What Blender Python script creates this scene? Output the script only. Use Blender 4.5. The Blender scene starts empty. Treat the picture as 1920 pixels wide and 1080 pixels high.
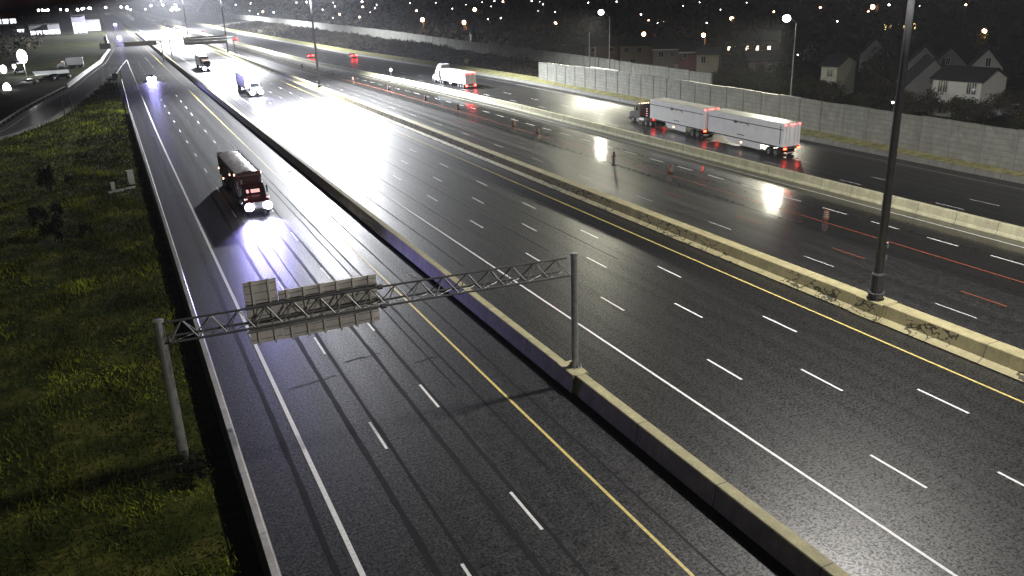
import bpy, bmesh, math, random
import numpy as np
from mathutils import Vector, Matrix
random.seed(11); rng = np.random.default_rng(11)
S = bpy.context.scene; COL = S.collection
R = math.radians; PI = math.pi

# ------------------------------------------------------------------ camera
FPX, PITCH, YAW, ROLL, CAMH = 1561.32, 0.349147, 0.429449, -0.037895, 21.35
_cy, _sy, _cp, _sp = math.cos(YAW), math.sin(YAW), math.cos(PITCH), math.sin(PITCH)
FW = Vector((_sy*_cp, _cy*_cp, -_sp)); _rt = Vector((_cy, -_sy, 0)); _up = _rt.cross(FW)
_cr, _sr = math.cos(ROLL), math.sin(ROLL)
RT = _cr*_rt + _sr*_up; UP = -_sr*_rt + _cr*_up
cd = bpy.data.cameras.new('camera'); cam = bpy.data.objects.new('camera', cd); COL.objects.link(cam)
cd.sensor_width = 36; cd.lens = FPX/1920*36; cd.clip_start = 0.5; cd.clip_end = 12000
mw = Matrix.Identity(4)
for i in range(3): mw[i][0], mw[i][1], mw[i][2] = RT[i], UP[i], -FW[i]
mw[2][3] = CAMH
cam.matrix_world = mw; S.camera = cam
def ray(px, py): return FW + RT*((px-960)/FPX) - UP*((py-540)/FPX)
def at(px, py, z=0.0):
    d = ray(px, py); t = (z-CAMH)/d.z
    return Vector((d.x*t, d.y*t, z))
def top_z(base, px, py):
    d = ray(px, py); t = math.hypot(base.x, base.y)/math.hypot(d.x, d.y); return CAMH + d.z*t

# ------------------------------------------------------------------ world, moon, exposure
W = bpy.data.worlds.new('World'); S.world = W; W.use_nodes = True
nt = W.node_tree; bg = nt.nodes['Background']; sky = nt.nodes.new('ShaderNodeTexSky')
sky.sky_type = 'NISHITA'; sky.sun_disc = False; sky.sun_elevation = R(-4.0); sky.sun_rotation = R(40)
nt.links.new(sky.outputs[0], bg.inputs[0]); bg.inputs[1].default_value = 0.20
md = bpy.data.lights.new('moonlight', 'SUN'); md.energy = 0.01; md.angle = R(0.5); md.color = (0.9, 0.93, 1)
moon = bpy.data.objects.new('moonlight', md); COL.objects.link(moon); moon.rotation_euler = (R(50), 0, R(-140))
S.view_settings.view_transform = 'Standard'; S.view_settings.look = 'None'
S.view_settings.exposure = 0.0; S.view_settings.gamma = 1.0
S.render.engine = 'CYCLES'; S.cycles.use_denoising = True
S.cycles.sample_clamp_indirect = 1.5; S.cycles.sample_clamp_direct = 25.0; S.cycles.max_bounces = 4; S.cycles.diffuse_bounces = 2; S.cycles.glossy_bounces = 2
S.cycles.caustics_reflective = False; S.cycles.caustics_refractive = False

# ------------------------------------------------------------------ materials
def mat(name, col, rough=0.6, var=0.25, scale=2.0, metal=0.0, coat=0.0, coat_rough=0.1, bump=0.0, bscale=20.0, stretch=(1, 1, 1), var2=None, spec=0.5):
    m = bpy.data.materials.new(name); m.use_nodes = True; n = m.node_tree.nodes; l = m.node_tree.links
    b = n['Principled BSDF']; b.inputs['Roughness'].default_value = rough; b.inputs['Metallic'].default_value = metal
    b.inputs['Coat Weight'].default_value = coat; b.inputs['Coat Roughness'].default_value = coat_rough
    b.inputs['Specular IOR Level'].default_value = spec
    tc = n.new('ShaderNodeTexCoord'); mp = n.new('ShaderNodeMapping'); mp.inputs['Scale'].default_value = stretch
    l.new(tc.outputs['Object'], mp.inputs[0])
    nz = n.new('ShaderNodeTexNoise'); nz.inputs['Scale'].default_value = scale; nz.inputs['Detail'].default_value = 8; nz.inputs['Roughness'].default_value = 0.65
    l.new(mp.outputs[0], nz.inputs['Vector'])
    cr = n.new('ShaderNodeValToRGB'); e = cr.color_ramp.elements
    c2 = var2 or col
    e[0].position = 0.3; e[1].position = 0.7
    e[0].color = (*[c*(1-var) for c in col], 1); e[1].color = (*[min(1, c*(1+var)) for c in c2], 1)
    l.new(nz.outputs['Fac'], cr.inputs[0]); l.new(cr.outputs[0], b.inputs['Base Color'])
    if bump:
        n2 = n.new('ShaderNodeTexNoise'); n2.inputs['Scale'].default_value = bscale; n2.inputs['Detail'].default_value = 4
        l.new(mp.outputs[0], n2.inputs['Vector'])
        bp = n.new('ShaderNodeBump'); bp.inputs['Strength'].default_value = bump; bp.inputs['Distance'].default_value = 0.05
        l.new(n2.outputs['Fac'], bp.inputs['Height']); l.new(bp.outputs[0], b.inputs['Normal'])
    return m
def emit(name, col, strength, sample=False):
    m = bpy.data.materials.new(name); m.use_nodes = True; b = m.node_tree.nodes['Principled BSDF']
    b.inputs['Base Color'].default_value = (0.2, 0.2, 0.2, 1)
    b.inputs['Emission Color'].default_value = (*col, 1); b.inputs['Emission Strength'].default_value = strength
    m.cycles.emission_sampling = 'AUTO' if sample else 'NONE'
    return m
def math_node(n, l, op, a, b=None, clamp=False):
    x = n.new('ShaderNodeMath'); x.operation = op; x.use_clamp = clamp
    for i, v in enumerate((a, b)):
        if v is None: continue
        if isinstance(v, (int, float)): x.inputs[i].default_value = v
        else: l.new(v, x.inputs[i])
    return x.outputs[0]
def asphalt(name, base, rough, streak, coat, coat_rough, lane0, lane_w, tint=(1, 1, 1.04), spec=0.5):
    """wet asphalt: aggregate grain, long wear streaks along the traffic, polished wheel paths, damp patches"""
    m = bpy.data.materials.new(name); m.use_nodes = True; n = m.node_tree.nodes; l = m.node_tree.links
    b = n['Principled BSDF']; b.inputs['Specular IOR Level'].default_value = spec
    tc = n.new('ShaderNodeTexCoord')
    def noise(scale, stretch=(1, 1, 1), detail=3, rg=0.6):
        mp = n.new('ShaderNodeMapping'); mp.inputs['Scale'].default_value = stretch; l.new(tc.outputs['Object'], mp.inputs[0])
        z = n.new('ShaderNodeTexNoise'); z.inputs['Scale'].default_value = scale; z.inputs['Detail'].default_value = detail; z.inputs['Roughness'].default_value = rg
        l.new(mp.outputs[0], z.inputs['Vector']); return z.outputs['Fac']
    grain = noise(7.5, detail=3, rg=0.9); mid = noise(2.2, detail=6, rg=0.75); big = noise(0.07, (1, 0.35, 1), 3)
    strk = noise(1.3, (1, 0.012, 1), 5, 0.7); strk2 = noise(0.45, (1, 0.004, 1), 3)
    sep = n.new('ShaderNodeSeparateXYZ'); l.new(tc.outputs['Object'], sep.inputs[0])
    wob = math_node(n, l, 'MULTIPLY', math_node(n, l, 'SUBTRACT', noise(0.05, (0.2, 1, 1), 2), 0.5), 1.2)
    xx = math_node(n, l, 'ADD', sep.outputs['X'], wob)
    ph = math_node(n, l, 'MULTIPLY', math_node(n, l, 'SUBTRACT', xx, lane0), 4*PI/lane_w)
    track = math_node(n, l, 'MULTIPLY', math_node(n, l, 'COSINE', ph), 0.5)     # -0.5 in the wheel paths, +0.5 between
    # albedo factor
    f = math_node(n, l, 'MULTIPLY_ADD', grain, 4.5, True); f.node.inputs[2].default_value = -1.75
    f = math_node(n, l, 'MULTIPLY_ADD', f, 1.5); f.node.inputs[2].default_value = 0.3
    g = math_node(n, l, 'MULTIPLY_ADD', mid, 2.0); g.node.inputs[2].default_value = 0.0
    h = math_node(n, l, 'MULTIPLY_ADD', strk, streak*1.2); h.node.inputs[2].default_value = 1-streak*0.6
    k = math_node(n, l, 'MULTIPLY_ADD', big, 0.7); k.node.inputs[2].default_value = 0.65
    t = math_node(n, l, 'MULTIPLY_ADD', track, 0.18); t.node.inputs[2].default_value = 1.0
    v = math_node(n, l, 'MULTIPLY', math_node(n, l, 'MULTIPLY', f, g), math_node(n, l, 'MULTIPLY', math_node(n, l, 'MULTIPLY', h, k), t))
    v = math_node(n, l, 'MULTIPLY', v, base)
    fg = math_node(n, l, 'MULTIPLY', f, math_node(n, l, 'MULTIPLY_ADD', mid, 2.0)); fg.node.inputs[1].links[0].from_node.inputs[2].default_value = 0.0
    l.new(math_node(n, l, 'MULTIPLY', fg, spec), b.inputs['Specular IOR Level'])
    cc = n.new('ShaderNodeCombineColor')
    for i in range(3): l.new(math_node(n, l, 'MULTIPLY', v, tint[i]), cc.inputs[i])
    l.new(cc.outputs[0], b.inputs['Base Color'])
    r = math_node(n, l, 'MULTIPLY_ADD', math_node(n, l, 'SUBTRACT', strk2, 0.5), 0.35*streak*2); r.node.inputs[2].default_value = rough
    r = math_node(n, l, 'ADD', r, math_node(n, l, 'MULTIPLY', math_node(n, l, 'SUBTRACT', strk, 0.5), 0.30*streak*2))
    r = math_node(n, l, 'MULTIPLY_ADD', track, 0.05); 
    rr = math_node(n, l, 'MULTIPLY_ADD', math_node(n, l, 'SUBTRACT', strk2, 0.5), 0.6*streak); rr.node.inputs[2].default_value = rough
    rr = math_node(n, l, 'ADD', rr, math_node(n, l, 'MULTIPLY', math_node(n, l, 'SUBTRACT', mid, 0.5), 0.5))
    r3 = math_node(n, l, 'ADD', math_node(n, l, 'ADD', rr, r), math_node(n, l, 'MULTIPLY', math_node(n, l, 'SUBTRACT', strk, 0.5), 0.5*streak), True)
    r.node.inputs[2].default_value = 0.0
    l.new(r3, b.inputs['Roughness'])
    cw = math_node(n, l, 'MULTIPLY', math_node(n, l, 'MULTIPLY', math_node(n, l, 'MULTIPLY', strk, 1.6), fg), coat, True); 
    l.new(cw, b.inputs['Coat Weight']); b.inputs['Coat Roughness'].default_value = coat_rough
    bp = n.new('ShaderNodeBump'); bp.inputs['Strength'].default_value = 0.18; bp.inputs['Distance'].default_value = 0.02
    l.new(grain, bp.inputs['Height']); l.new(bp.outputs[0], b.inputs['Normal'])
    return m
def concrete(name, col, joint=0.0, crack=0.0, rough=0.75, course=0.0, coat=0.0):
    """stained concrete; joint = metres between vertical joints along y, crack = strength of dark random cracks, course = block height"""
    m = bpy.data.materials.new(name); m.use_nodes = True; n = m.node_tree.nodes; l = m.node_tree.links
    b = n['Principled BSDF']; b.inputs['Roughness'].default_value = rough; b.inputs['Coat Weight'].default_value = coat; b.inputs['Coat Roughness'].default_value = 0.25
    tc = n.new('ShaderNodeTexCoord')
    def noise(scale, stretch=(1, 1, 1), detail=6, rg=0.65):
        mp = n.new('ShaderNodeMapping'); mp.inputs['Scale'].default_value = stretch; l.new(tc.outputs['Object'], mp.inputs[0])
        z = n.new('ShaderNodeTexNoise'); z.inputs['Scale'].default_value = scale; z.inputs['Detail'].default_value = detail; z.inputs['Roughness'].default_value = rg
        l.new(mp.outputs[0], z.inputs['Vector']); return z.outputs['Fac']
    a = math_node(n, l, 'MULTIPLY_ADD', noise(0.8), 1.0); a.node.inputs[2].default_value = 0.5
    g = math_node(n, l, 'MULTIPLY_ADD', noise(9, detail=4, rg=0.8), 1.0); g.node.inputs[2].default_value = 0.5
    st = math_node(n, l, 'MULTIPLY_ADD', noise(1.5, (1, 1, 0.12)), 0.8); st.node.inputs[2].default_value = 0.6
    v = math_node(n, l, 'MULTIPLY', math_node(n, l, 'MULTIPLY', a, g), st)
    sep = n.new('ShaderNodeSeparateXYZ'); l.new(tc.outputs['Object'], sep.inputs[0])
    if joint:
        fr = math_node(n, l, 'FRACT', math_node(n, l, 'DIVIDE', sep.outputs['Y'], joint))
        j = math_node(n, l, 'GREATER_THAN', fr, 0.06/joint); v = math_node(n, l, 'MULTIPLY', v, math_node(n, l, 'MULTIPLY_ADD', j, 0.65)); v.node.inputs[0]; v.node.inputs[1].links[0].from_node.inputs[2].default_value = 0.35
    if course:
        fr = math_node(n, l, 'FRACT', math_node(n, l, 'DIVIDE', math_node(n, l, 'ADD', sep.outputs['Z'], math_node(n, l, 'MULTIPLY', noise(0.6, (1, 1, 0.2), 2), 0.25)), course))
        j = math_node(n, l, 'GREATER_THAN', fr, 0.09); x = math_node(n, l, 'MULTIPLY_ADD', j, 0.35); x.node.inputs[2].default_value = 0.65
        v = math_node(n, l, 'MULTIPLY', v, x)
        br = n.new('ShaderNodeTexBrick'); br.inputs['Color1'].default_value = (1, 1, 1, 1); br.inputs['Color2'].default_value = (0.88, 0.88, 0.88, 1); br.inputs['Mortar'].default_value = (0.8, 0.8, 0.8, 1)
        br.inputs['Scale'].default_value = 1.0; br.inputs['Brick Width'].default_value = 1.2; br.inputs['Row Height'].default_value = course; br.inputs['Mortar Size'].default_value = 0.03
        cb = n.new('ShaderNodeCombineXYZ'); l.new(sep.outputs['Y'], cb.inputs[0]); l.new(sep.outputs['Z'], cb.inputs[1]); l.new(cb.outputs[0], br.inputs['Vector'])
        bw = n.new('ShaderNodeRGBToBW'); l.new(br.outputs[0], bw.inputs[0]); v = math_node(n, l, 'MULTIPLY', v, bw.outputs[0])
    if crack:
        vo = n.new('ShaderNodeTexVoronoi'); vo.feature = 'DISTANCE_TO_EDGE'; vo.inputs['Scale'].default_value = 1.0
        mp = n.new('ShaderNodeMapping'); mp.inputs['Scale'].default_value = (0.4, 0.55, 1.6)
        wn = n.new('ShaderNodeTexNoise'); wn.inputs['Scale'].default_value = 2.5; l.new(tc.outputs['Object'], wn.inputs['Vector'])
        mx = n.new('ShaderNodeMix'); mx.data_type = 'VECTOR'; mx.inputs[0].default_value = 0.35
        l.new(tc.outputs['Object'], mx.inputs[4]); 
        va = n.new('ShaderNodeVectorMath'); va.operation = 'MULTIPLY_ADD'; va.inputs[1].default_value = (0.8, 0.8, 0.8); l.new(wn.outputs['Color'], va.inputs[0]); l.new(tc.outputs['Object'], va.inputs[2])
        l.new(va.outputs[0], mp.inputs[0]); l.new(mp.outputs[0], vo.inputs['Vector'])
        gate = math_node(n, l, 'GREATER_THAN', noise(0.25, (1, 0.6, 0.3), 2), 0.44)
        ln = math_node(n, l, 'MULTIPLY', math_node(n, l, 'LESS_THAN', vo.outputs['Distance'], 0.035), math_node(n, l, 'LESS_THAN', sep.outputs['Z'], 1.06))
        c = math_node(n, l, 'MULTIPLY', math_node(n, l, 'MULTIPLY', ln, gate), crack)
        v = math_node(n, l, 'MULTIPLY', v, math_node(n, l, 'SUBTRACT', 1.0, c))
    cc = n.new('ShaderNodeCombineColor')
    for i in range(3): l.new(math_node(n, l, 'MULTIPLY', v, col[i]), cc.inputs[i])
    l.new(cc.outputs[0], b.inputs['Base Color'])
    bp = n.new('ShaderNodeBump'); bp.inputs['Strength'].default_value = 0.4; bp.inputs['Distance'].default_value = 0.03
    l.new(v, bp.inputs['Height']); l.new(bp.outputs[0], b.inputs['Normal'])
    return m

M = dict(
    road_a=asphalt('asphalt_collector', 0.022, 0.49, 0.14, 0.14, 0.30, 5.45, 3.75, (1, 1, 1.06), 0.22),
    road_b=asphalt('asphalt_express', 0.0105, 0.52, 0.12, 0.95, 0.36, 25.2, 3.75, (1, 1.0, 1.02), 0.15),
    road_c2=asphalt('asphalt_worn_express', 0.017, 0.42, 0.45, 0.16, 0.26, 44.3, 3.75, (1.02, 1.0, 0.97)),
    road_c=asphalt('asphalt_wet_express', 0.013, 0.34, 0.35, 0.8, 0.105, 44.3, 3.75, (1.08, 1.0, 0.92)),
    road_d=asphalt('asphalt_wet_collector', 0.013, 0.42, 0.30, 0.20, 0.16, 66.8, 3.75, (1, 1, 1.02)),
    ramp=asphalt('asphalt_ramp', 0.024, 0.5, 0.3, 0.08, 0.25, 0, 3.75),
    white=mat('road_paint_white', (0.80, 0.80, 0.80), 0.5, 0.25, 6, var2=(0.72, 0.72, 0.72)),
    yellow=mat('road_paint_yellow', (0.62, 0.50, 0.16), 0.5, 0.3, 6),
    orange=mat('road_paint_orange', (0.30, 0.08, 0.04), 0.5, 0.35, 5),
    seal=mat('crack_seal', (0.013, 0.013, 0.015), 0.65, 0.4, 3, spec=0.15),
    puddle=mat('rain_puddle', (0.05, 0.055, 0.055), 0.06, 0.2, 0.5, spec=0.6),
    patch=mat('asphalt_patch', (0.03, 0.03, 0.032), 0.55, 0.4, 7, bump=0.3, bscale=14),
    ground=mat('dark_soil', (0.020, 0.020, 0.014), 0.95, 0.6, 0.15, var2=(0.03, 0.034, 0.018), spec=0.05),
    verge=mat('verge_soil', (0.024, 0.030, 0.005), 0.95, 0.75, 0.3, var2=(0.075, 0.070, 0.018), spec=0.05),
    grass=mat('grass_blades', (0.040, 0.058, 0.006), 0.8, 0.75, 0.13, var2=(0.14, 0.155, 0.011), spec=0.05),
    dryg=mat('dry_grass', (0.26, 0.25, 0.12), 0.9, 0.5, 1.2, bump=0.4, bscale=6, spec=0.05),
    brush=mat('brush_leaves', (0.0385, 0.0336, 0.0245), 0.9, 0.6, 0.3, spec=0.05),
    bank=mat('embankment_soil', (0.0300, 0.0276, 0.0204), 0.95, 0.5, 0.5),
    conc_y=concrete('concrete_separator', (0.3200, 0.2950, 0.1650), 6.0),
    conc_old=concrete('concrete_cracked', (0.3360, 0.3000, 0.1620), 7.0, 0.85),
    conc_l=concrete('concrete_parapet', (0.40, 0.39, 0.38), 5.0, rough=0.34, coat=1.0),
    conc_k=concrete('concrete_kerb', (0.17, 0.17, 0.15), 3.0),
    conc_r=concrete('concrete_lane_barrier', (0.4650, 0.4500, 0.3000), 4.0),
    conc_p=concrete('concrete_pale', (0.6, 0.6, 0.56), 4.0),
    wallc=concrete('noise_wall_concrete', (0.2500, 0.2550, 0.2250), 0, 0, 0.8, 0.62),
    wallp=concrete('noise_wall_post_concrete', (0.2100, 0.2100, 0.1900)),
    galv=mat('galvanised_steel', (0.3150, 0.3150, 0.3000), 0.45, 0.3, 3, metal=0.5),
    steel_d=mat('dark_steel', (0.07, 0.07, 0.07), 0.5, 0.3, 3, metal=0.3),
    steel_m=mat('weathered_steel', (0.2, 0.2, 0.195), 0.5, 0.3, 3, metal=0.4),
    alu=mat('weathered_aluminium', (0.64, 0.60, 0.55), 0.5, 0.15, 1.5),
    mast=mat('mast_steel', (0.10, 0.10, 0.105), 0.5, 0.25, 2, metal=0.3),
    black=mat('black_rubber', (0.012, 0.012, 0.013), 0.8, 0.3, 6),
    chassis=mat('chassis_black', (0.02, 0.02, 0.02), 0.5, 0.4, 4),
    rimm=mat('wheel_rim_metal', (0.5, 0.5, 0.5), 0.35, 0.15, 6, metal=0.8),
    white_p=mat('white_trailer_paint', (0.86, 0.87, 0.89), 0.3, 0.08, 0.7, coat=0.3),
    grey_p=mat('grey_trailer_roof', (0.28, 0.28, 0.28), 0.4, 0.2, 0.8),
    silver_p=mat('silver_paint', (0.45, 0.45, 0.47), 0.3, 0.1, 1.5, coat=0.4),
    red_p=mat('dark_red_paint', (0.040, 0.006, 0.007), 0.35, 0.25, 1.5, coat=0.5),
    blue_p=mat('dark_blue_paint', (0.02, 0.025, 0.05), 0.3, 0.25, 1.5, coat=0.5),
    black_p=mat('black_truck_paint', (0.015, 0.015, 0.017), 0.25, 0.25, 1.5, coat=0.5),
    tarp=mat('grey_tarpaulin', (0.55, 0.50, 0.50), 0.42, 0.45, 0.9, bump=0.5, bscale=1.5, coat=0.3, coat_rough=0.3),
    stripe=mat('dark_trim', (0.06, 0.06, 0.065), 0.5, 0.2, 3),
    green_d=mat('dark_green_emblem', (0.05, 0.09, 0.07), 0.5, 0.3, 5),
    glass=mat('dark_glass', (0.012, 0.014, 0.018), 0.08, 0.1, 1, spec=0.8),
    glass_w=mat('window_glass', (0.03, 0.035, 0.04), 0.1, 0.1, 1, spec=0.8),
    frame_w=mat('window_frame_white', (0.6, 0.6, 0.57), 0.6, 0.1, 3),
    drum_o=mat('drum_orange', (0.13, 0.04, 0.015), 0.5, 0.2, 5),
    drum_w=mat('drum_band_white', (0.22, 0.19, 0.17), 0.4, 0.15, 5),
    sign_w=mat('sign_white', (0.75, 0.75, 0.72), 0.5, 0.1, 4),
    sign_y=mat('sign_yellow', (0.68, 0.62, 0.35), 0.5, 0.1, 4),
    cab=mat('cabinet_grey', (0.36, 0.37, 0.36), 0.55, 0.15, 3),
    bark=mat('bark', (0.045, 0.035, 0.025), 0.95, 0.4, 4),
    leaf_a=mat('foliage_dark', (0.0376, 0.0488, 0.0216), 0.9, 0.6, 0.35, spec=0.05),
    leaf_b=mat('foliage_olive', (0.0592, 0.0592, 0.0240), 0.9, 0.6, 0.35, spec=0.05),
    leaf_c=mat('foliage_bare_brown', (0.0544, 0.0456, 0.0328), 0.9, 0.6, 0.35, spec=0.05),
    conifer=mat('conifer_dark', (0.012, 0.016, 0.008), 0.95, 0.5, 0.6, spec=0.05),
    roof=mat('roof_shingle', (0.022, 0.022, 0.026), 0.9, 0.4, 3),
    roof_g=mat('roof_grey', (0.06, 0.06, 0.06), 0.9, 0.3, 3),
    wood=mat('porch_wood', (0.35, 0.32, 0.28), 0.8, 0.2, 3),
    e_head=emit('headlight_glow', (0.80, 0.82, 1.0), 60),
    e_head2=emit('fog_light_glow', (0.62, 0.6, 1.0), 25),
    e_tail=emit('tail_light_glow', (1, 0.016, 0.014), 40),
    e_tail_o=emit('amber_red_glow', (1, 0.035, 0.010), 26),
    e_mark=emit('amber_marker_glow', (1, 0.50, 0.30), 8),
    e_white=emit('white_lamp_glow', (1, 0.98, 0.95), 25),
    e_white2=emit('white_small_lamp_glow', (1, 0.96, 0.92), 25),
    e_orange=emit('sodium_lamp_glow', (1, 0.50, 0.28), 30),
    e_win=emit('lit_window', (1, 0.85, 0.62), 3.5),
    e_winy=emit('lit_window_yellow', (1, 0.72, 0.25), 5),
    e_cab=emit('cab_interior_glow', (1, 0.42, 0.40), 1.3),
    e_shop=emit('shopfront_glow', (0.92, 0.94, 1), 2.5),
)
for _e, _p, _c in ((M['grass'], 0.5, (0.050, 0.056, 0.009, 1)), (M['verge'], 0.5, (0.030, 0.042, 0.007, 1))):
    _r = [q for q in _e.node_tree.nodes if q.type == 'VALTORGB'][0].color_ramp.elements.new(_p); _r.color = _c
def wall_mat(name, col, brick=False):
    col = tuple(min(0.8, c*(1.3 if brick else 1.2)) for c in col)
    if brick: return mat(name, col, 0.85, 0.35, 5, stretch=(1, 1, 4))
    return mat(name, col, 0.75, 0.12, 3, stretch=(1, 1, 8))

# ------------------------------------------------------------------ mesh helpers
class MB:
    def __init__(s): s.v = []; s.f = []
    def poly(s, pts):
        i = len(s.v); s.v += [tuple(p) for p in pts]; s.f.append(tuple(range(i, i+len(pts)))); return s
    def box(s, c, d, rz=0.0):
        cx, cy, cz = c; a, b, h = d[0]/2, d[1]/2, d[2]/2; i = len(s.v); ca, sa = math.cos(rz), math.sin(rz)
        for z in (-h, h):
            for x, y in ((-a, -b), (a, -b), (a, b), (-a, b)): s.v.append((cx+x*ca-y*sa, cy+x*sa+y*ca, cz+z))
        s.f += [tuple(i+k for k in q) for q in ((3, 2, 1, 0), (4, 5, 6, 7), (0, 1, 5, 4), (1, 2, 6, 5), (2, 3, 7, 6), (3, 0, 4, 7))]; return s
    def tube(s, p, q, r0, r1=None, n=8, cap=True):
        r1 = r0 if r1 is None else r1; p, q = Vector(p), Vector(q); d = (q-p).normalized()
        a = d.orthogonal().normalized(); b = d.cross(a); i = len(s.v)
        for c, r in ((p, r0), (q, r1)):
            for k in range(n): t = 2*PI*k/n; s.v.append(tuple(c+a*math.cos(t)*r+b*math.sin(t)*r))
        for k in range(n): s.f.append((i+k, i+(k+1) % n, i+n+(k+1) % n, i+n+k))
        if cap: s.f += [tuple(i+k for k in range(n-1, -1, -1)), tuple(i+n+k for k in range(n))]
        return s
    def lathe(s, prof, n=12, c=(0, 0, 0), axis='z'):
        i = len(s.v)
        for r, h in prof:
            for k in range(n):
                t = 2*PI*k/n; x, y = r*math.cos(t), r*math.sin(t)
                s.v.append((c[0]+x, c[1]+y, c[2]+h) if axis == 'z' else (c[0]+h, c[1]+x, c[2]+y))
        for j in range(len(prof)-1):
            for k in range(n): s.f.append((i+j*n+k, i+j*n+(k+1) % n, i+(j+1)*n+(k+1) % n, i+(j+1)*n+k))
        s.f += [tuple(i+k for k in range(n-1, -1, -1)), tuple(i+(len(prof)-1)*n+k for k in range(n))]; return s
    def sweep(s, path, prof, cap=True):
        """profile (lateral, z) swept along a plan path of (x, y) or (x, y, z)"""
        i = len(s.v); m = len(prof); P = [Vector((p[0], p[1], p[2] if len(p) > 2 else 0)) for p in path]
        for j, p in enumerate(P):
            t = (P[min(j+1, len(P)-1)]-P[max(j-1, 0)]); t.z = 0; t.normalize(); nrm = Vector((t.y, -t.x, 0))
            for a, z in prof: s.v.append(tuple(p+nrm*a+Vector((0, 0, z))))
        for j in range(len(P)-1):
            for k in range(m-1): s.f.append((i+j*m+k, i+j*m+k+1, i+(j+1)*m+k+1, i+(j+1)*m+k))
        if cap: s.f += [tuple(i+k for k in range(m)), tuple(i+(len(P)-1)*m+k for k in range(m-1, -1, -1))]
        return s
    def extrude(s, prof, x0, x1):
        """closed (y, z) profile extruded along x"""
        i = len(s.v); m = len(prof)
        for x in (x0, x1): s.v += [(x, y, z) for y, z in prof]
        for k in range(m): s.f.append((i+k, i+(k+1) % m, i+m+(k+1) % m, i+m+k))
        s.f += [tuple(i+k for k in range(m-1, -1, -1)), tuple(i+m+k for k in range(m))]; return s
    def ball(s, c, r, n=8, m=5, sz=1.0):
        return s.lathe([(max(0.02*r, r*math.sin(PI*j/m)), -r*sz*math.cos(PI*j/m)) for j in range(m+1)], n, c)
    def build(s, name, m, parent=None, smooth=False, loc=None, bevel=0.0):
        me = bpy.data.meshes.new(name); me.from_pydata(s.v, [], s.f); me.validate()
        bm = bmesh.new(); bm.from_mesh(me); bmesh.ops.recalc_face_normals(bm, faces=bm.faces[:])
        if bevel: bmesh.ops.bevel(bm, geom=[e for e in bm.edges if e.calc_face_angle(0) > 0.6], offset=bevel, segments=2, affect='EDGES', profile=0.6)
        bm.to_mesh(me); bm.free()
        me.materials.append(M[m] if isinstance(m, str) else m)
        if smooth:
            for p in me.polygons: p.use_smooth = True
        o = bpy.data.objects.new(name, me); COL.objects.link(o)
        if parent is not None: o.parent = parent
        if loc is not None: o.location = loc
        return o
def thing(name, label, cat, loc=(0, 0, 0), rz=0.0, group=None):
    o = bpy.data.objects.new(name, None); COL.objects.link(o); o.location = loc; o.rotation_euler = (0, 0, rz); o.empty_display_size = 0.3
    o['label'] = label; o['category'] = cat
    if group: o['group'] = group
    return o
def tag(o, label, cat, group=None):
    o['label'] = label; o['category'] = cat
    if group: o['group'] = group
    return o
def struct(o, kind='structure'): o['kind'] = kind; return o
def dup(root, loc, rz=0.0, label=None, group=None, scale=None):
    def cp(o, parent):
        c = o.copy(); COL.objects.link(c)
        if parent is not None: c.parent = parent
        for ch in list(o.children): cp(ch, c)
        return c
    r = cp(root, None); r.location = loc; r.rotation_euler = (0, 0, rz)
    if scale is not None: r.scale = scale
    if label: r['label'] = label
    if group: r['group'] = group
    return r
def lamp(name, kind, loc, energy, col, parent=None, radius=0.3, rot=None, size=None, blend=0.3):
    d = bpy.data.lights.new(name, kind); d.energy = energy; d.color = col; d.shadow_soft_size = radius
    if kind == 'SPOT': d.spot_size = size; d.spot_blend = blend
    o = bpy.data.objects.new(name, d); COL.objects.link(o); o.location = loc
    if rot: o.rotation_euler = rot
    if parent is not None: o.parent = parent
    return o

# ------------------------------------------------------------------ the plan of the road
def interp(pts, y): return float(np.interp(y, [p[0] for p in pts], [p[1] for p in pts]))
B3 = [(-60, 65.4), (140, 65.4), (180, 64.0), (200, 62.8), (245, 60.0), (262, 58.6), (330, 56.9), (428, 55.0), (700, 53), (3200, 50)]
RE = [(-60, 83.0), (76, 83.0), (130, 84.6), (171, 85.2), (198, 84.2), (233, 82.4), (306, 77.6), (418, 74.8), (516, 72), (927, 69), (3200, 66)]
LS = [(-60, 0), (150, 0), (354, 1.4), (3200, 1.6)]
def wx(x, y):
    if x <= 20: return x + interp(LS, y)*(20-x)/14.5
    if x <= 43.8: return x
    b = interp(B3, y)
    if x <= 65.4: return 43.8+(x-43.8)*(b-43.8)/21.6
    return b+(x-65.4)*(interp(RE, y)-b)/17.6
YS = [-45, 0, 30, 60, 90, 120, 140, 160, 180, 200, 220, 245, 262, 285, 306, 330, 354, 390, 428, 470, 516, 600, 700, 927, 1300, 3200]
def ys(a, b): return [a]+[y for y in YS if a+0.01 < y < b-0.01]+[b]
def strip(mb, x0, x1, y0, y1, z):
    yy = ys(y0, y1)
    for a, b in zip(yy, yy[1:]): mb.poly([(wx(x0, a), a, z), (wx(x1, a), a, z), (wx(x1, b), b, z), (wx(x0, b), b, z)])
    return mb

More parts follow.
